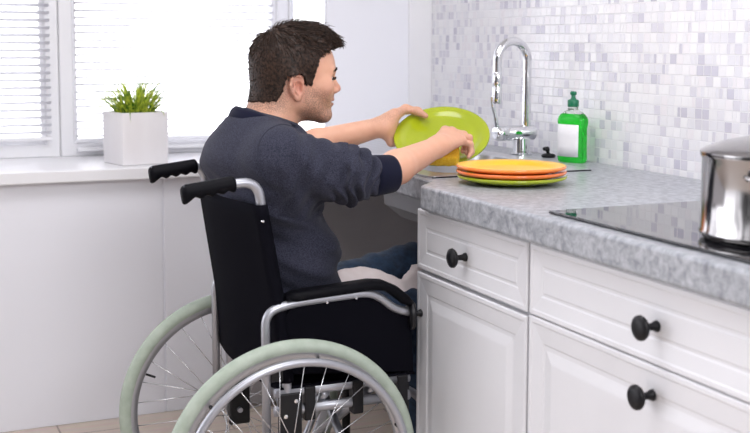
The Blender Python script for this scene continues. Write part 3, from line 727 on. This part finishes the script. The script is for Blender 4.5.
# armrests
for y, s in ((YN,-1),(YFa,1)):
    yo = y+s*.012
    P = fillet([(.836,yo,.36),(.834,yo,.676),(.900,yo,.692),(1.108,yo,.702),(1.168,yo,.654),(1.212,yo,.641)], .036, 7)
    af = obj('armrest_frame', tb(P, .0105, 14), M_silver, wc, smooth=True)
    obj('front_bumper', lt([(0,-.008),(.030,-.008),(.037,-.003),(.037,.003),(.030,.008),(0,.008)], (1.214,yo,.634), (1,.25*s,0), 24, sx=.7), M_black, wc, auto=True)
    for x in (.985, 1.06): obj('screw', lt([(0,0),(.0045,0),(.003,.003),(0,.0035)], (x,yo+s*.009,.688+(x-.905)*.057-.004), (0,s,0), 12), M_chrome, af)
    bm = bmesh.new(); ring_s = []
    pth = [(.885,.706),(.91,.7085),(1.0,.714),(1.10,.720),(1.135,.716),(1.165,.700),(1.195,.676),(1.212,.664)]
    for i, (x, z) in enumerate(pth):
        hw = .026*(.7 if i in (0,len(pth)-1) else 1); hh = .0125*(.6 if i in (0,len(pth)-1) else 1); rg = []
        for k in range(16):
            a = 2*PI*k/16; c_, s_ = math.cos(a), math.sin(a)
            rg.append(bm.verts.new((x-(s_*hh*.4 if i > 4 else 0)*-1, y+s*.006+math.copysign(abs(c_)**.6,c_)*hw, z+math.copysign(abs(s_)**.6,s_)*hh)))
        ring_s.append(rg)
    for a, b in zip(ring_s, ring_s[1:]):
        for k in range(16): bm.faces.new((a[k],a[(k+1)%16],b[(k+1)%16],b[k]))
    bm.faces.new(ring_s[0]); bm.faces.new(ring_s[-1])
    obj('arm_pad', bm, M_vinyl, wc, smooth=True)
    # black side panel under the arm
    pl = [(.880,.52),(1.222,.490),(1.214,.632),(1.164,.646),(1.104,.694),(.900,.684),(.885,.66)]
    bm = bmesh.new(); va = [bm.verts.new((x,y+s*.002,z)) for x,z in pl]; vb = [bm.verts.new((x,y+s*.008,z)) for x,z in pl]
    bm.faces.new(va); bm.faces.new(vb[::-1])
    for k in range(len(pl)): bm.faces.new((va[k],va[(k+1)%len(pl)],vb[(k+1)%len(pl)],vb[k]))
    obj('side_panel', bm, M_canvas, wc, bevel=.002)
    # rails, axle plate, caster
    obj('seat_rail', tb([(.860,y,.474),(1.212,y,.474)], .011, 14), M_silver, wc, smooth=True)
    obj('lower_rail', tb([(.860,y,.430),(1.212,y,.430)], .0125, 14), M_silver, wc, smooth=True)
    obj('front_post', tb([(1.205,y-s*.01,.16),(1.205,y-s*.01,.50)], .012, 14), M_black, wc, smooth=True)
    for x in (.945, 1.07, 1.19): obj('rail_clamp', bx(x-.014,x+.014,y-.016,y+.016,.402,.486), M_black, wc, bevel=.004)
    obj('axle_plate', bx(.868,.925,y-s*.004,y+s*.014,.27,.475), M_black, wc, bevel=.004)
    for z in (.30,.36,.42,.455): obj('bolt', lt([(0,0),(.006,0),(.005,.004),(0,.0045)], (.882 if z in (.30,.42) else .908,y+s*.014,z), (0,s,0), 10), M_chrome, wc)
    obj('post_bracket', bx(.845,.895,y-.014,y+.014,.505,.545), M_black, wc, bevel=.004)
    cw = obj('caster_fork', tb(fillet([(1.215,y,.20),(1.215,y,.16),(1.19,y+s*.024,.15),(1.17,y+s*.024,.085)],.02), .008, 10), M_silver, wc, smooth=True)
    obj('caster_wheel', lt([(0,-.015),(.07,-.015),(.083,-.010),(.085,0),(.083,.010),(.07,.015),(0,.015)], (1.165,y,.085), (0,1,0), 40), M_rubber, cw, auto=True)
    obj('footrest_hanger', tb(fillet([(1.190,y-s*.02,.455),(1.225,y-s*.085,.43),(1.30,y-s*.105,.38),(1.36,y-s*.11,.13)],.04), .0105, 12), M_silver, wc, smooth=True)
    obj('footplate', bx(1.325,1.47,y-s*.125-.062,y-s*.125+.062,.108,.118), M_black, wc, bevel=.004)
# far vertical frame tube visible behind the rear wheel, seat, cross brace
bm = bmesh.new(); xs_ = np.linspace(.872,1.225,9); ys_ = np.linspace(YN-.006,YFa+.006,11)
gv_ = [[bm.verts.new((x,y,.488-.022*math.sin(PI*(y-YN+.006)/(YFa-YN+.012)))) for y in ys_] for x in xs_]
for i in range(8):
    for j in range(10): bm.faces.new((gv_[i][j],gv_[i+1][j],gv_[i+1][j+1],gv_[i][j+1]))
so = obj('seat', bm, M_canvas, wc, smooth=True); md = so.modifiers.new('t','SOLIDIFY'); md.thickness = .006; md.offset = -1
for s in (-1,1):
    for x in (.975, 1.10):
        obj('cross_brace', tb([(x+.012*s,YC-s*.205,.462),(x+.012*s,YC+s*.205,.20)], .011, 12), M_silver, wc, smooth=True)
obj('fold_link', tb([(.99,YN+.02,.43),(1.04,YC,.335),(.99,YFa-.02,.43)], .007, 10), M_silver, wc, smooth=True)

# ================================================================== PERSON
pe = thing('person', 'person in a dark heather sweatshirt and jeans seated in the wheelchair, washing a green plate', 'person', (.97, YC, .47))
YP = 2.775
O = np.array([1.000, YP, 1.190])                      # head centre
S = SDF()
# --- trunk and limbs
S.el((.985,YP,.60),(.100,.150,.09),.03)
S.el((.965,YP,.76),(.105,.145,.16),.03)
S.el((.925,YP,.94),(.112,.160,.15),.03)
SHN, ELN, WRN = (.900,2.612,1.018), (1.150,2.588,.980), (1.378,2.735,1.030)
SHF, ELF, WRF = (.908,2.945,1.020), (1.120,3.150,.995), (1.345,3.020,1.066)
S.rc((.905,YP-.03,1.055),SHN,.050,.046,.03); S.rc((.905,YP+.03,1.055),SHF,.050,.046,.03)
S.rc(SHN,ELN,.046,.041,.02); S.rc(SHF,ELF,.046,.041,.02)
for E_, W_ in ((ELN,WRN),(ELF,WRF)):
    E_ = np.array(E_); W_ = np.array(W_); m_ = E_+(W_-E_)*.28
    S.rc(E_,m_,.041,.0425,.015); S.rc(m_,W_,.0425,.0275,.015)
S_HEAD0 = len(S.p)
S.rc((.908,YP,1.07),(.945,YP,1.165),.064,.062,.03)     # neck
S.rc((.925,YP,1.10),(.972,YP,1.175),.055,.055,.03)
LEGS = [((.985,2.700,.590),(1.315,2.752,.585),(1.40,2.80,.14)), ((.985,2.860,.595),(1.400,2.935,.665),(1.42,2.92,.14))]
for h_, k_, a_ in LEGS:
    S.rc(h_,k_,.072,.055,.03); S.rc(k_,a_,.052,.036,.02); S.rc(a_, (a_[0]+.02,a_[1],.13), .034,.034,.01)
# --- head
def H(x, y, z): return tuple(O+np.array((x,y,z)))
S.el(H(-.012,0,.064),(.103,.075,.086),.03); S.el(H(-.044,0,.016),(.063,.060,.078),.03)
S.el(H(.036,0,.032),(.060,.060,.082),.03)
S.el(H(.020,0,-.020),(.060,.058,.055),.03)
for s in (-1,1):
    S.rc(H(-.012,s*.050,-.030),H(.066,s*.018,-.070),.0185,.0150,.02)     # jaw line
    S.rc(H(-.020,s*.052,.0),H(-.012,s*.050,-.035),.02,.018,.02)
    S.el(H(.052,s*.043,.006),(.028,.020,.022),.02)                        # cheek bones
S.rc(H(.02,0,-.045),H(.062,0,-.066),.036,.022,.02)                        # under the jaw
S.el(H(.0755,0,-.070),(.0165,.017,.0155),.015)                            # chin
S.el(H(.058,0,-.028),(.034,.032,.038),.015)                               # mouth mass
for s in (-1,1): S.el(H(.093,s*.035,.0240),(.021,.0170,.0130),.014,True)  # eye sockets
for s in (-1,1): S.rc(H(.089,s*.010,.045),H(.074,s*.044,.044),.0100,.0085,.012)   # brows
S.rc(H(.090,0,.034),H(.107,0,.002),.0075,.0085,.010)                      # nose bridge
S.el(H(.108,0,-.0035),(.0105,.0095,.0090),.008)                           # nose tip
for s in (-1,1): S.el(H(.0975,s*.0115,-.008),(.0105,.0065,.0072),.006)    # wings
S.rc(H(.094,0,-.014),H(.092,0,-.026),.006,.008,.008)
S.el(H(.0905,0,-.0300),(.0085,.020,.0058),.005); S.el(H(.0890,0,-.0420),(.0085,.018,.0062),.005)   # lips
for s in (-1,1): S.rc(H(.085,s*.018,-.0360),H(.0965,0,-.0362),.0018,.0018,.004,True)               # mouth line
for s in (-1,1):                                                          # eyelids
    S.rc(H(.0815,s*.022,.0295),H(.0745,s*.043,.0285),.0046,.0042,.005); S.rc(H(.0805,s*.022,.0175),H(.0740,s*.043,.0190),.0038,.0034,.005)
for s in (-1,1):                                                          # ears
    rot = Matrix.Rotation(math.radians(-10),3,'Y') @ Matrix.Rotation(s*math.radians(20),3,'Z')
    S.el(H(-.030,s*.0775,.006),(.0185,.0060,.0300),.006,False,rot)
    S.el(H(-.0255,s*.0865,.004),(.0110,.0125,.0165),.003,True,rot)
    hel = [(-.013,.0790,.016),(-.018,.0830,.030),(-.031,.0860,.0355),(-.044,.0880,.027),(-.0480,.0880,.010),(-.0430,.0850,-.008),(-.034,.0810,-.020)]
    for a, b in zip(hel, hel[1:]): S.rc(H(a[0],s*a[1],a[2]),H(b[0],s*b[1],b[2]),.0040,.0040,.003)
    S.el(H(-.027,s*.0785,-.022),(.0085,.0055,.0085),.005)                 # lobe
    S.el(H(-.014,s*.0780,.002),(.0050,.0050,.0085),.004)                  # tragus
    S.rc(H(-.039,s*.0840,.018),H(-.037,s*.0840,-.002),.0034,.0034,.003); S.rc(H(-.037,s*.0840,-.002),H(-.026,s*.0815,-.013),.0034,.0032,.003)   # antihelix
HEADP = list(S.p[S_HEAD0:])
# --- hands
def finger(pts, rads, k=.006):
    for a, b, r1, r2 in zip(pts, pts[1:], rads, rads[1:]): S.rc(a, b, r1, r2, k)
def V3(*a): return np.array(a, float)
# right hand (near): palm down, fingers bent over the sponge
mcp = [V3(1.452,2.832,1.064), V3(1.464,2.814,1.062), V3(1.471,2.795,1.053), V3(1.474,2.777,1.040)]
pip = [V3(1.494,2.846,1.052), V3(1.507,2.824,1.053), V3(1.510,2.800,1.046), V3(1.503,2.779,1.030)]
dip = [V3(1.500,2.846,1.030), V3(1.512,2.822,1.028), V3(1.513,2.797,1.022), V3(1.506,2.776,1.009)]
tip = [V3(1.490,2.842,1.012), V3(1.501,2.818,1.008), V3(1.501,2.793,1.004), V3(1.495,2.773,.996)]
w0 = V3(*WRN)
S.rc(w0, w0+V3(.022,.017,.008), .0275,.0260,.015)
for i in range(4):
    a = w0+V3(.018,.014,.004)+(i-1.5)*V3(.005,-.008,-.003)
    S.rc(a, mcp[i], .0170, .0125, .014)
    r = [.0100,.0105,.0100,.0088][i]
    finger([mcp[i],pip[i],dip[i],tip[i]],[r+.0012,r-.0006,r-.0016,r-.0028])
    S.el(mcp[i]+V3(0,0,.003),(.0105,.0100,.0100),.008)
finger([w0+V3(.02,.022,-.006), V3(1.412,2.800,1.022), V3(1.444,2.834,1.008), V3(1.462,2.858,1.000)],[.0175,.0135,.0105,.0085],.012)
# left hand (far): thumb over the plate's rim, fingers behind it
w1 = V3(*WRF)
def onpl(u, v, w):
    """u = towards the man along the plate, v = up the plate, w = off its face"""
    eu = V3(-.846,.533,0); ev = V3(.445,.702,.556); return np.array(PC)+eu*u+ev*v+np.array(PN)*w
S.rc(w1, w1+V3(.018,0,.004), .0275,.0265,.015)
fm = [onpl(.146,.070-.026*i,-.022) for i in range(4)]
for i in range(4):
    a = w1+V3(.012,0,.0)+(1.5-i)*V3(.003,.006,.006)
    S.rc(a, fm[i], .0180,.0130,.014)
    finger([fm[i], onpl(.112,.068-.026*i,-.026), onpl(.080,.064-.025*i,-.035), onpl(.056,.060-.024*i,-.035)],[.0112,.0098,.0088,.0075])
TH = [w1+V3(.012,-.004,.010), V3(1.385,3.020,1.098), onpl(.112,.095,.020), onpl(.076,.084,.021), onpl(.052,.070,.0155)]
finger(TH,[.022,.0165,.0125,.0108,.0085],.012)
S.rc(V3(1.368,3.018,1.085), onpl(.152,.045,-.012),.019,.015,.016)

SKIN = np.array((.76,.425,.29))
def tone(V):
    c = np.tile(SKIN, (len(V),1)); q = V-O
    def mixc(w, col):
        w = np.clip(w,0,1)[:,None]; c[:] = c*(1-w)+np.array(col)*w
    ear = np.exp(-(((q[:,0]+.03)/.03)**2+((q[:,2]-.005)/.04)**2))*(np.abs(q[:,1]) > .068); mixc(ear*.6, (.60,.25,.20))
    lip = np.exp(-(((q[:,2]+.036)/.009)**2+(q[:,1]/.022)**2))*(q[:,0] > .083)*(q[:,2] > -.055); mixc(lip*.8, (.50,.22,.19))
    ck_ = np.exp(-(((q[:,0]-.06)/.035)**2+((q[:,2]+.002)/.022)**2)); mixc(ck_*.25, (.62,.30,.24))
    no = np.exp(-(((q[:,0]-.112)/.016)**2+((q[:,2]+.004)/.014)**2+(q[:,1]/.02)**2)); mixc(no*.4, (.62,.30,.24))
    for P in list(mcp)+list(pip)+list(tip)+[TH[-1]]:
        d = np.linalg.norm(V-P, axis=1); mixc(np.exp(-(d/.011)**2)*.4, (.62,.30,.23))
    return c
def stubble(V):
    q = V-O; x, y, z = q.T
    s = lambda t: 1/(1+np.exp(-np.clip(t,-40,40)))
    jaw = s((.004-.55*np.clip(x-.02,0,1)*.6-z)/.006)*s((x+.012)/.006)*s((z+.105)/.008)*s((-.018+.9*(.04-x)*.5+0-z+.022)/.008)
    mous = s((x-.07)/.006)*s((-.016-z)/.004)*s((z+.06)/.005)*(1-np.exp(-(((z+.036)/.008)**2)))
    m_ = np.maximum(jaw, mous)*(z > -.115)*(np.abs(y) < .09)
    neck = s((-.075-z)/.01)*s((z+.105)/.008)*s((x-.0)/.01)*.5
    fade = s((z-.0-.03)/.006)*0
    side = s((z+.056)/.007)*s((.040-z)/.01)*s((-.050-x)/.010)*.85        # clipped hair fading at the nape
    return np.clip(np.maximum.reduce([m_*.72, neck, side]),0,1)*(V[:,2] > 1.05)
body = sdf_obj('body', S, .0023, M_skin, pe, {'Tone': tone, 'Stubble': stubble}, 1)

# --- eyes, brows
for s in (-1,1):
    e = obj('eye', lt([(0.0115*math.sin(t), -.0115*math.cos(t)) for t in np.linspace(0,PI,14)], H(.0725,s*.0345,.0235), (1,0,0), 20), M_eye, body, smooth=True)
    obj('iris', lt([(.0056,.0101),(.0050,.0112),(.003,.0118),(0,.0119)], H(.0725,s*.0345,.0235), (1,0,-.25), 18), M_iris, body, smooth=True)
    bm = bmesh.new()
    for i in range(200):
        t = random.random(); p = Vector(H(.0985-.020*t*t, s*(.012+.038*t), .0470+.004*math.sin(t*PI)-.006*t+random.uniform(-.0028,.0028)))
        tube(bm, [p, p+Vector((random.uniform(-.001,.001)-.002*t+.001, s*.007, random.uniform(.0,.002)))], [.0009,.0003], 4)
    obj('eyebrow', bm, M_brow, body)
    bm = bmesh.new()
    for i in range(26):
        t = i/25; p = Vector(H(.0850-.0085*t*t, s*(.024+.023*t), .0265+.0035*math.sin(t*PI)-.004*t)); tube(bm, [p, p+Vector((.006,s*.0025*t,-.0012)), p+Vector((.0095,s*.004*t,.0008))], [.0008,.0006,.0002], 4)
    obj('eyelash', bm, M_brow, body)

# --- hair: shaped cap plus many short strands
HZ = ([-.14,-.075,-.062,-.052,-.018,-.010,-.004,.016,.022,.034,.060,.085,.13],[-.034,-.030,-.004,.034,.034,.020,.010,.010,.044,.078,.094,.101,.108])
G = SDF()
G.el(H(-.012,0,.066),(.108,.0820,.092),.03); G.el(H(.014,0,.104),(.086,.066,.056),.03); G.el(H(-.044,0,.018),(.069,.066,.086),.03)
for y in (-.034,-.012,.012,.034): G.rc(H(.045,y,.122),H(.108-abs(y)*.45,y*1.02,.114-abs(y)*.15),.030,.011,.02)
def hair_post(P, d):
    q = P-O; hz = np.interp(q[:,0]+np.maximum(0,.06-np.abs(q[:,1]))*0, *HZ)
    jag = .0012*np.sin(q[:,0]*420)+.001*np.sin(q[:,1]*510+q[:,0]*200)
    d = d+.0014*np.sin(q[:,0]*150+q[:,1]*310+q[:,2]*60)*(q[:,2] > .05)
    near = np.abs(d) < .08; sk = np.full(len(P), 1.); sk[near] = S.ev(P[near], HEADP)
    d = np.minimum(d+.004*np.clip((.06-q[:,2])/.09,0,1), sk-(.0022+.009*np.clip((q[:,2]+.03)/.12,0,1)))
    ear = np.sqrt(((q[:,0]+.030)/.024)**2+((np.abs(q[:,1])-.086)/.017)**2+((q[:,2]-.006)/.036)**2)
    d = np.maximum(d, (1-ear)*.017)
    return np.maximum(d, (hz+jag-q[:,2])*.7)
G.post = hair_post
V, F = G.mesh(.0035)
me = bpy.data.meshes.new('hair'); 
bm = bmesh.new(); vs = [bm.verts.new(p) for p in V]
for f in F:
    try: bm.faces.new([vs[i] for i in f])
    except ValueError: pass
for f in bm.faces: f.smooth = True
bm.normal_update()
cand = [(v.co.copy(), v.normal.copy()) for v in bm.verts]
crown = Vector(H(-.070,0,.150))
random.shuffle(cand)
cnt = 0
for p, n_ in cand:
    if cnt >= 5200: break
    l = p-Vector(O)
    hz = float(np.interp(l.x, *HZ))
    if n_.dot(l-Vector((-.014,0,.072))) < 0 or l.z < hz-.004: continue
    d = (p-crown); d = d-n_*d.dot(n_)
    if d.length < 1e-4: continue
    d.normalize()
    if l.x > 0 and l.z > .10: d = (d+Vector((.9,0,.1))).normalized()
    if l.z < .09: d = (d*.35+Vector((-.15,0,-1))).normalized() if l.x < .02 else (d*.6+Vector((.25,0,-.7))).normalized()
    d = d-n_*d.dot(n_)
    top = min(max((l.z-.075)/.06,0),1)
    L = (.006+.020*top)*random.uniform(.7,1.25); lift = .10+.22*top*random.random()
    if l.x > .085 and l.z > .09: L *= .8; lift += .15
    d = (d+Vector((random.gauss(0,.16),random.gauss(0,.16),random.gauss(0,.12)))).normalized()
    q0 = p-n_*.002; q1 = p+d*L*.5+n_*L*lift*.6; q2 = p+d*L+n_*L*lift*.45
    tube(bm, [q0,q1,q2], [.0011,.0009,.0002], 3, cap=False); cnt += 1
bm.to_mesh(me); bm.free()
finish('hair', me, M_hair, body, None, True)

# --- sweatshirt
T = SDF()
T.el((.966,YP,.755),(.134,.178,.15),.04); T.el((.920,YP,.955),(.134,.195,.160),.05)
T.el((.985,YP,.665),(.122,.172,.075),.03); T.el((.897,YP+.02,1.012),(.136,.18,.098),.04)
T.rc((.878,YP-.02,1.066),(.900,2.625,1.026),.068,.070,.04); T.rc((.878,YP+.02,1.066),(.905,2.935,1.026),.068,.070,.04)
T.el((.912,YP,1.068),(.088,.10,.046),.03)
n0 = V3(.900,2.614,1.020); n1 = V3(1.065,2.588,.985); n2 = V3(1.112,2.587,.979)
T.rc(n0,n1,.079,.065,.04); T.rc(n1,n2,.065,.052,.02)
f0 = V3(.908,2.94,1.02); f1 = V3(1.090,3.125,1.0)
T.rc(f0,f1,.077,.055,.04)
def shirt_post(P, d):
    ax = (n2-n0); L = np.linalg.norm(ax); ax = ax/L; q = P-n0; t = q@ax; rad = np.linalg.norm(q-np.outer(t,ax), axis=1)
    w = np.clip((t-.10)/.07,0,1)*(rad < .13)*np.clip((L+.03-t)/.03,0,1)
    side = (P[:,2]-n0[2]); ph = t*175+4.5*np.sin(side*30+t*14)+2.2*np.sin(P[:,1]*42+t*30)+1.5*np.sin(side*75)
    d = d+w*(.0115*np.sin(ph)*(.6+.4*np.sin(side*40+P[:,1]*35+t*60))+.0035*np.sin(ph*.53+side*60+2))
    w2 = np.clip((.14-t)/.06,0,1)*np.clip((t+.02)/.05,0,1)*(rad < .13)
    d = d+w2*(.0050*np.sin((t*70+side*60)+1.)+.003*np.sin(t*130-side*45))
    # diagonal creases over the back and belly
    b = np.clip((1.05-P[:,2])/.08,0,1)*(1-w)*(1-w2)
    d = d+b*(.0055*np.sin(P[:,2]*58+P[:,0]*26+P[:,1]*14)+.0018*np.sin(P[:,2]*120-P[:,1]*60+P[:,0]*40))
    return d
T.post = shirt_post
sh = sdf_obj('sweatshirt', T, .0032, M_shirt, pe, None, 1)
# collar ring, cuffs, raglan seam, hem
def ring_pts(c, nrm, r, n=48, sy=1.):
    u, w = frame_of(Vector(nrm)); c = Vector(c)
    return [c+u*(r*math.cos(2*PI*k/n))+w*(r*sy*math.sin(2*PI*k/n)) for k in range(n)]
bm = bmesh.new(); cr = []
for (c, r) in (((.902,YP,1.078),.086),((.905,YP,1.094),.089),((.911,YP,1.110),.0865),((.916,YP,1.118),.082),((.917,YP,1.112),.077),((.914,YP,1.094),.074)):
    pts = []
    for k in range(48):
        a = 2*PI*k/48; nx = Vector((.93,0,-.36)); pts.append(bm.verts.new(Vector(c)+nx*(r*math.cos(a))+Vector((0,1,0))*(r*.97*math.sin(a))))
    cr.append(pts)
for a, b in zip(cr, cr[1:]):
    for k in range(48): bm.faces.new((a[k],a[(k+1)%48],b[(k+1)%48],b[k]))
obj('collar', bm, M_rib, sh, smooth=True)
for a, b, r0, r1 in ((V3(1.118,2.587,.979),V3(1.186,2.598,.982),.0500,.0465),(V3(1.075,3.112,1.0),V3(1.125,3.152,.996),.054,.048)):
    d = Vector(b-a); bm = bmesh.new()
    lathe(bm, [(r0-.012,.0),(r0,.002),(r0+.0015,.012),(r0,.03),(r1+.0012,d.length-.006),(r1-.001,d.length),(r1-.005,d.length-.002),(r1-.006,d.length-.02)], tuple(a), tuple(d), 44)
    obj('cuff', bm, M_rib, sh, smooth=True)

for sg in (-1, 1):
    yy = lambda q: YP+sg*q
    raw = smooth_path([(.985,yy(.055),1.115),(.955,yy(.115),1.10),(.905,yy(.150),1.085),(.865,yy(.175),1.045),(.850,yy(.200),1.0),(.852,yy(.215),.955)], 8)
    pp = T.snap([tuple(p) for p in raw], 14, .0006)
    obj('sleeve_seam', tb([Vector(p) for p in pp], .0014, 6), M_seam, sh, smooth=True)
# --- jeans
J = SDF()
J.el((.965,YP,.590),(.135,.178,.095),.03)
for h_, k_, a_ in LEGS:
    J.rc(h_,k_,.084,.070,.03); J.rc(k_,a_,.066,.052,.025)
def jean_post(P, d): return d+.0025*np.sin(P[:,0]*70+P[:,2]*55+P[:,1]*20)+.0015*np.sin(P[:,0]*150-P[:,2]*110)
J.post = jean_post
jo = sdf_obj('jeans', J, .0055, M_jeans, pe, None, 1)
for h_, k_, a_ in LEGS:
    Q = SDF(); ax_, ay_ = a_[0], a_[1]
    Q.rc((ax_-.03,ay_,.155),(ax_+.12,ay_,.150),.034,.030,.02); Q.rc((ax_,ay_,.165),(ax_,ay_,.20),.042,.043,.02)
    sdf_obj('shoe', Q, .006, M_shoe, pe, None, 1)

# white folded cloth across the lap
bm = bmesh.new()
pth = smooth_path([(1.085,2.735,.700),(1.130,2.765,.708),(1.195,2.775,.708),(1.245,2.755,.690),(1.292,2.745,.672),(1.330,2.775,.682),(1.365,2.82,.684),(1.385,2.85,.690)],5)
rows = []
for i, p in enumerate(pth):
    d = (pth[min(i+1,len(pth)-1)]-pth[max(i-1,0)]).normalized(); sdv = Vector((d.y,-d.x,0)).normalized()
    rows.append([bm.verts.new(p+sdv*w+Vector((0,0,-.9*max(w,0)-abs(w)*.15+.0012*math.sin(i*1.7+w*90)))) for w in np.linspace(-.022,.030,9)])
for a, b in zip(rows, rows[1:]):
    for k in range(8): bm.faces.new((a[k],a[k+1],b[k+1],b[k]))
tw = obj('towel', bm, M_towel, loc=(1.2,2.77,.70), smooth=True); md = tw.modifiers.new('t','SOLIDIFY'); md.thickness = .010; md.offset = 0
md = tw.modifiers.new('b','BEVEL'); md.width = .004; md.segments = 2
tag(tw, 'narrow folded white cloth lying across the seated man\'s lap', 'towel')

# ================================================================== LIGHT, CAMERA
w = bpy.data.worlds.new('World'); bpy.context.scene.world = w; w.use_nodes = True
nt = w.node_tree; bg = nt.nodes['Background']
tc = nt.nodes.new('ShaderNodeTexCoord'); sx = nt.nodes.new('ShaderNodeSeparateXYZ'); nt.links.new(tc.outputs['Generated'], sx.inputs[0])
mr = nt.nodes.new('ShaderNodeMapRange'); mr.interpolation_type = 'SMOOTHSTEP'          # bright daylight beyond the window, a dimmer room behind the camera
for k, v in (('From Min',-.3),('From Max',.55),('To Min',.42),('To Max',3.4)): mr.inputs[k].default_value = v
nt.links.new(sx.outputs['Y'], mr.inputs['Value']); 
mp = nt.nodes.new('ShaderNodeMapping'); mp.inputs['Scale'].default_value = (1,1,.3); nt.links.new(tc.outputs['Generated'], mp.inputs[0])
nz = nt.nodes.new('ShaderNodeTexNoise'); nz.inputs['Scale'].default_value = 5.5; nz.inputs['Detail'].default_value = 3; nt.links.new(mp.outputs[0], nz.inputs['Vector'])
rv = nt.nodes.new('ShaderNodeMapRange')                                                # light and dark noise bands added for reflections, standing in for the room behind
for k, v in (('From Min',.42),('From Max',.56),('To Min',.12),('To Max',1.5)): rv.inputs[k].default_value = v
nt.links.new(nz.outputs['Fac'], rv.inputs['Value']); ml = nt.nodes.new('ShaderNodeMath'); ml.operation = 'MULTIPLY'
nt.links.new(mr.outputs[0], ml.inputs[0]); nt.links.new(rv.outputs[0], ml.inputs[1])
mb = nt.nodes.new('ShaderNodeMix'); mb.data_type = 'FLOAT'; st_ = nt.nodes.new('ShaderNodeMapRange')
for k, v in (('From Min',.1),('From Max',.4)): st_.inputs[k].default_value = v
nt.links.new(sx.outputs['Y'], st_.inputs['Value']); nt.links.new(st_.outputs[0], mb.inputs[0]); nt.links.new(ml.outputs[0], mb.inputs[2]); nt.links.new(mr.outputs[0], mb.inputs[3])
gz_ = nt.nodes.new('ShaderNodeMapRange')                                               # ground outside is darker than the sky
for k, v in (('From Min',-.25),('From Max',.0),('To Min',.45),('To Max',1.)): gz_.inputs[k].default_value = v
nt.links.new(sx.outputs['Z'], gz_.inputs['Value']); m2 = nt.nodes.new('ShaderNodeMath'); m2.operation = 'MULTIPLY'
nt.links.new(mb.outputs[0], m2.inputs[0]); nt.links.new(gz_.outputs[0], m2.inputs[1]); nt.links.new(m2.outputs[0], bg.inputs[1]); bg.inputs[0].default_value = (.95,.945,1.0,1)
def area(name, loc, tgt, sx, sy, power, col=(1,1,1)):
    l = bpy.data.lights.new(name, 'AREA'); l.shape = 'RECTANGLE'; l.size = sx; l.size_y = sy; l.energy = power; l.color = col
    o = bpy.data.objects.new(name, l); C.objects.link(o); o.location = loc
    o.rotation_mode = 'QUATERNION'; o.rotation_quaternion = (Vector(tgt)-Vector(loc)).to_track_quat('-Z','Y'); return o
area('fill_lamp', (.55,2.35,2.52), (.55,2.5,0), 1.3, 1.3, 20, (.985,.975,1))  # unseen area light added overhead to brighten counter, wall and shoulders
area('fill_lamp', (.95,-.55,2.45), (.9,3.2,1.0), 1.1, 1.1, 60, (.985,.975,1))  # unseen area light added behind the camera as frontal fill

cam = bpy.data.cameras.new('Camera'); co = bpy.data.objects.new('Camera', cam); C.objects.link(co)
yaw, pit, rol = (math.radians(v) for v in (23.676, 5.516, .203))
f = Vector((math.sin(yaw)*math.cos(pit), math.cos(yaw)*math.cos(pit), -math.sin(pit))); r = Vector((math.cos(yaw), -math.sin(yaw), 0)); u = r.cross(f)
r2 = r*math.cos(rol)+u*math.sin(rol); u2 = -r*math.sin(rol)+u*math.cos(rol)
Mx = Matrix((r2, u2, -f)).transposed().to_4x4(); Mx.translation = (0,0,1.306); co.matrix_world = Mx
cam.sensor_width = 36; cam.lens = 36*1156.4/750; cam.shift_y = -(216.5-154.1)/750; cam.clip_start = .05
cam.dof.use_dof = True; cam.dof.focus_distance = 2.95; cam.dof.aperture_fstop = 4.5
sc = bpy.context.scene; sc.camera = co
vs_ = sc.view_settings; vs_.view_transform = 'Standard'; vs_.look = 'None'; vs_.exposure = .40; vs_.gamma = 1; vs_.use_curve_mapping = False
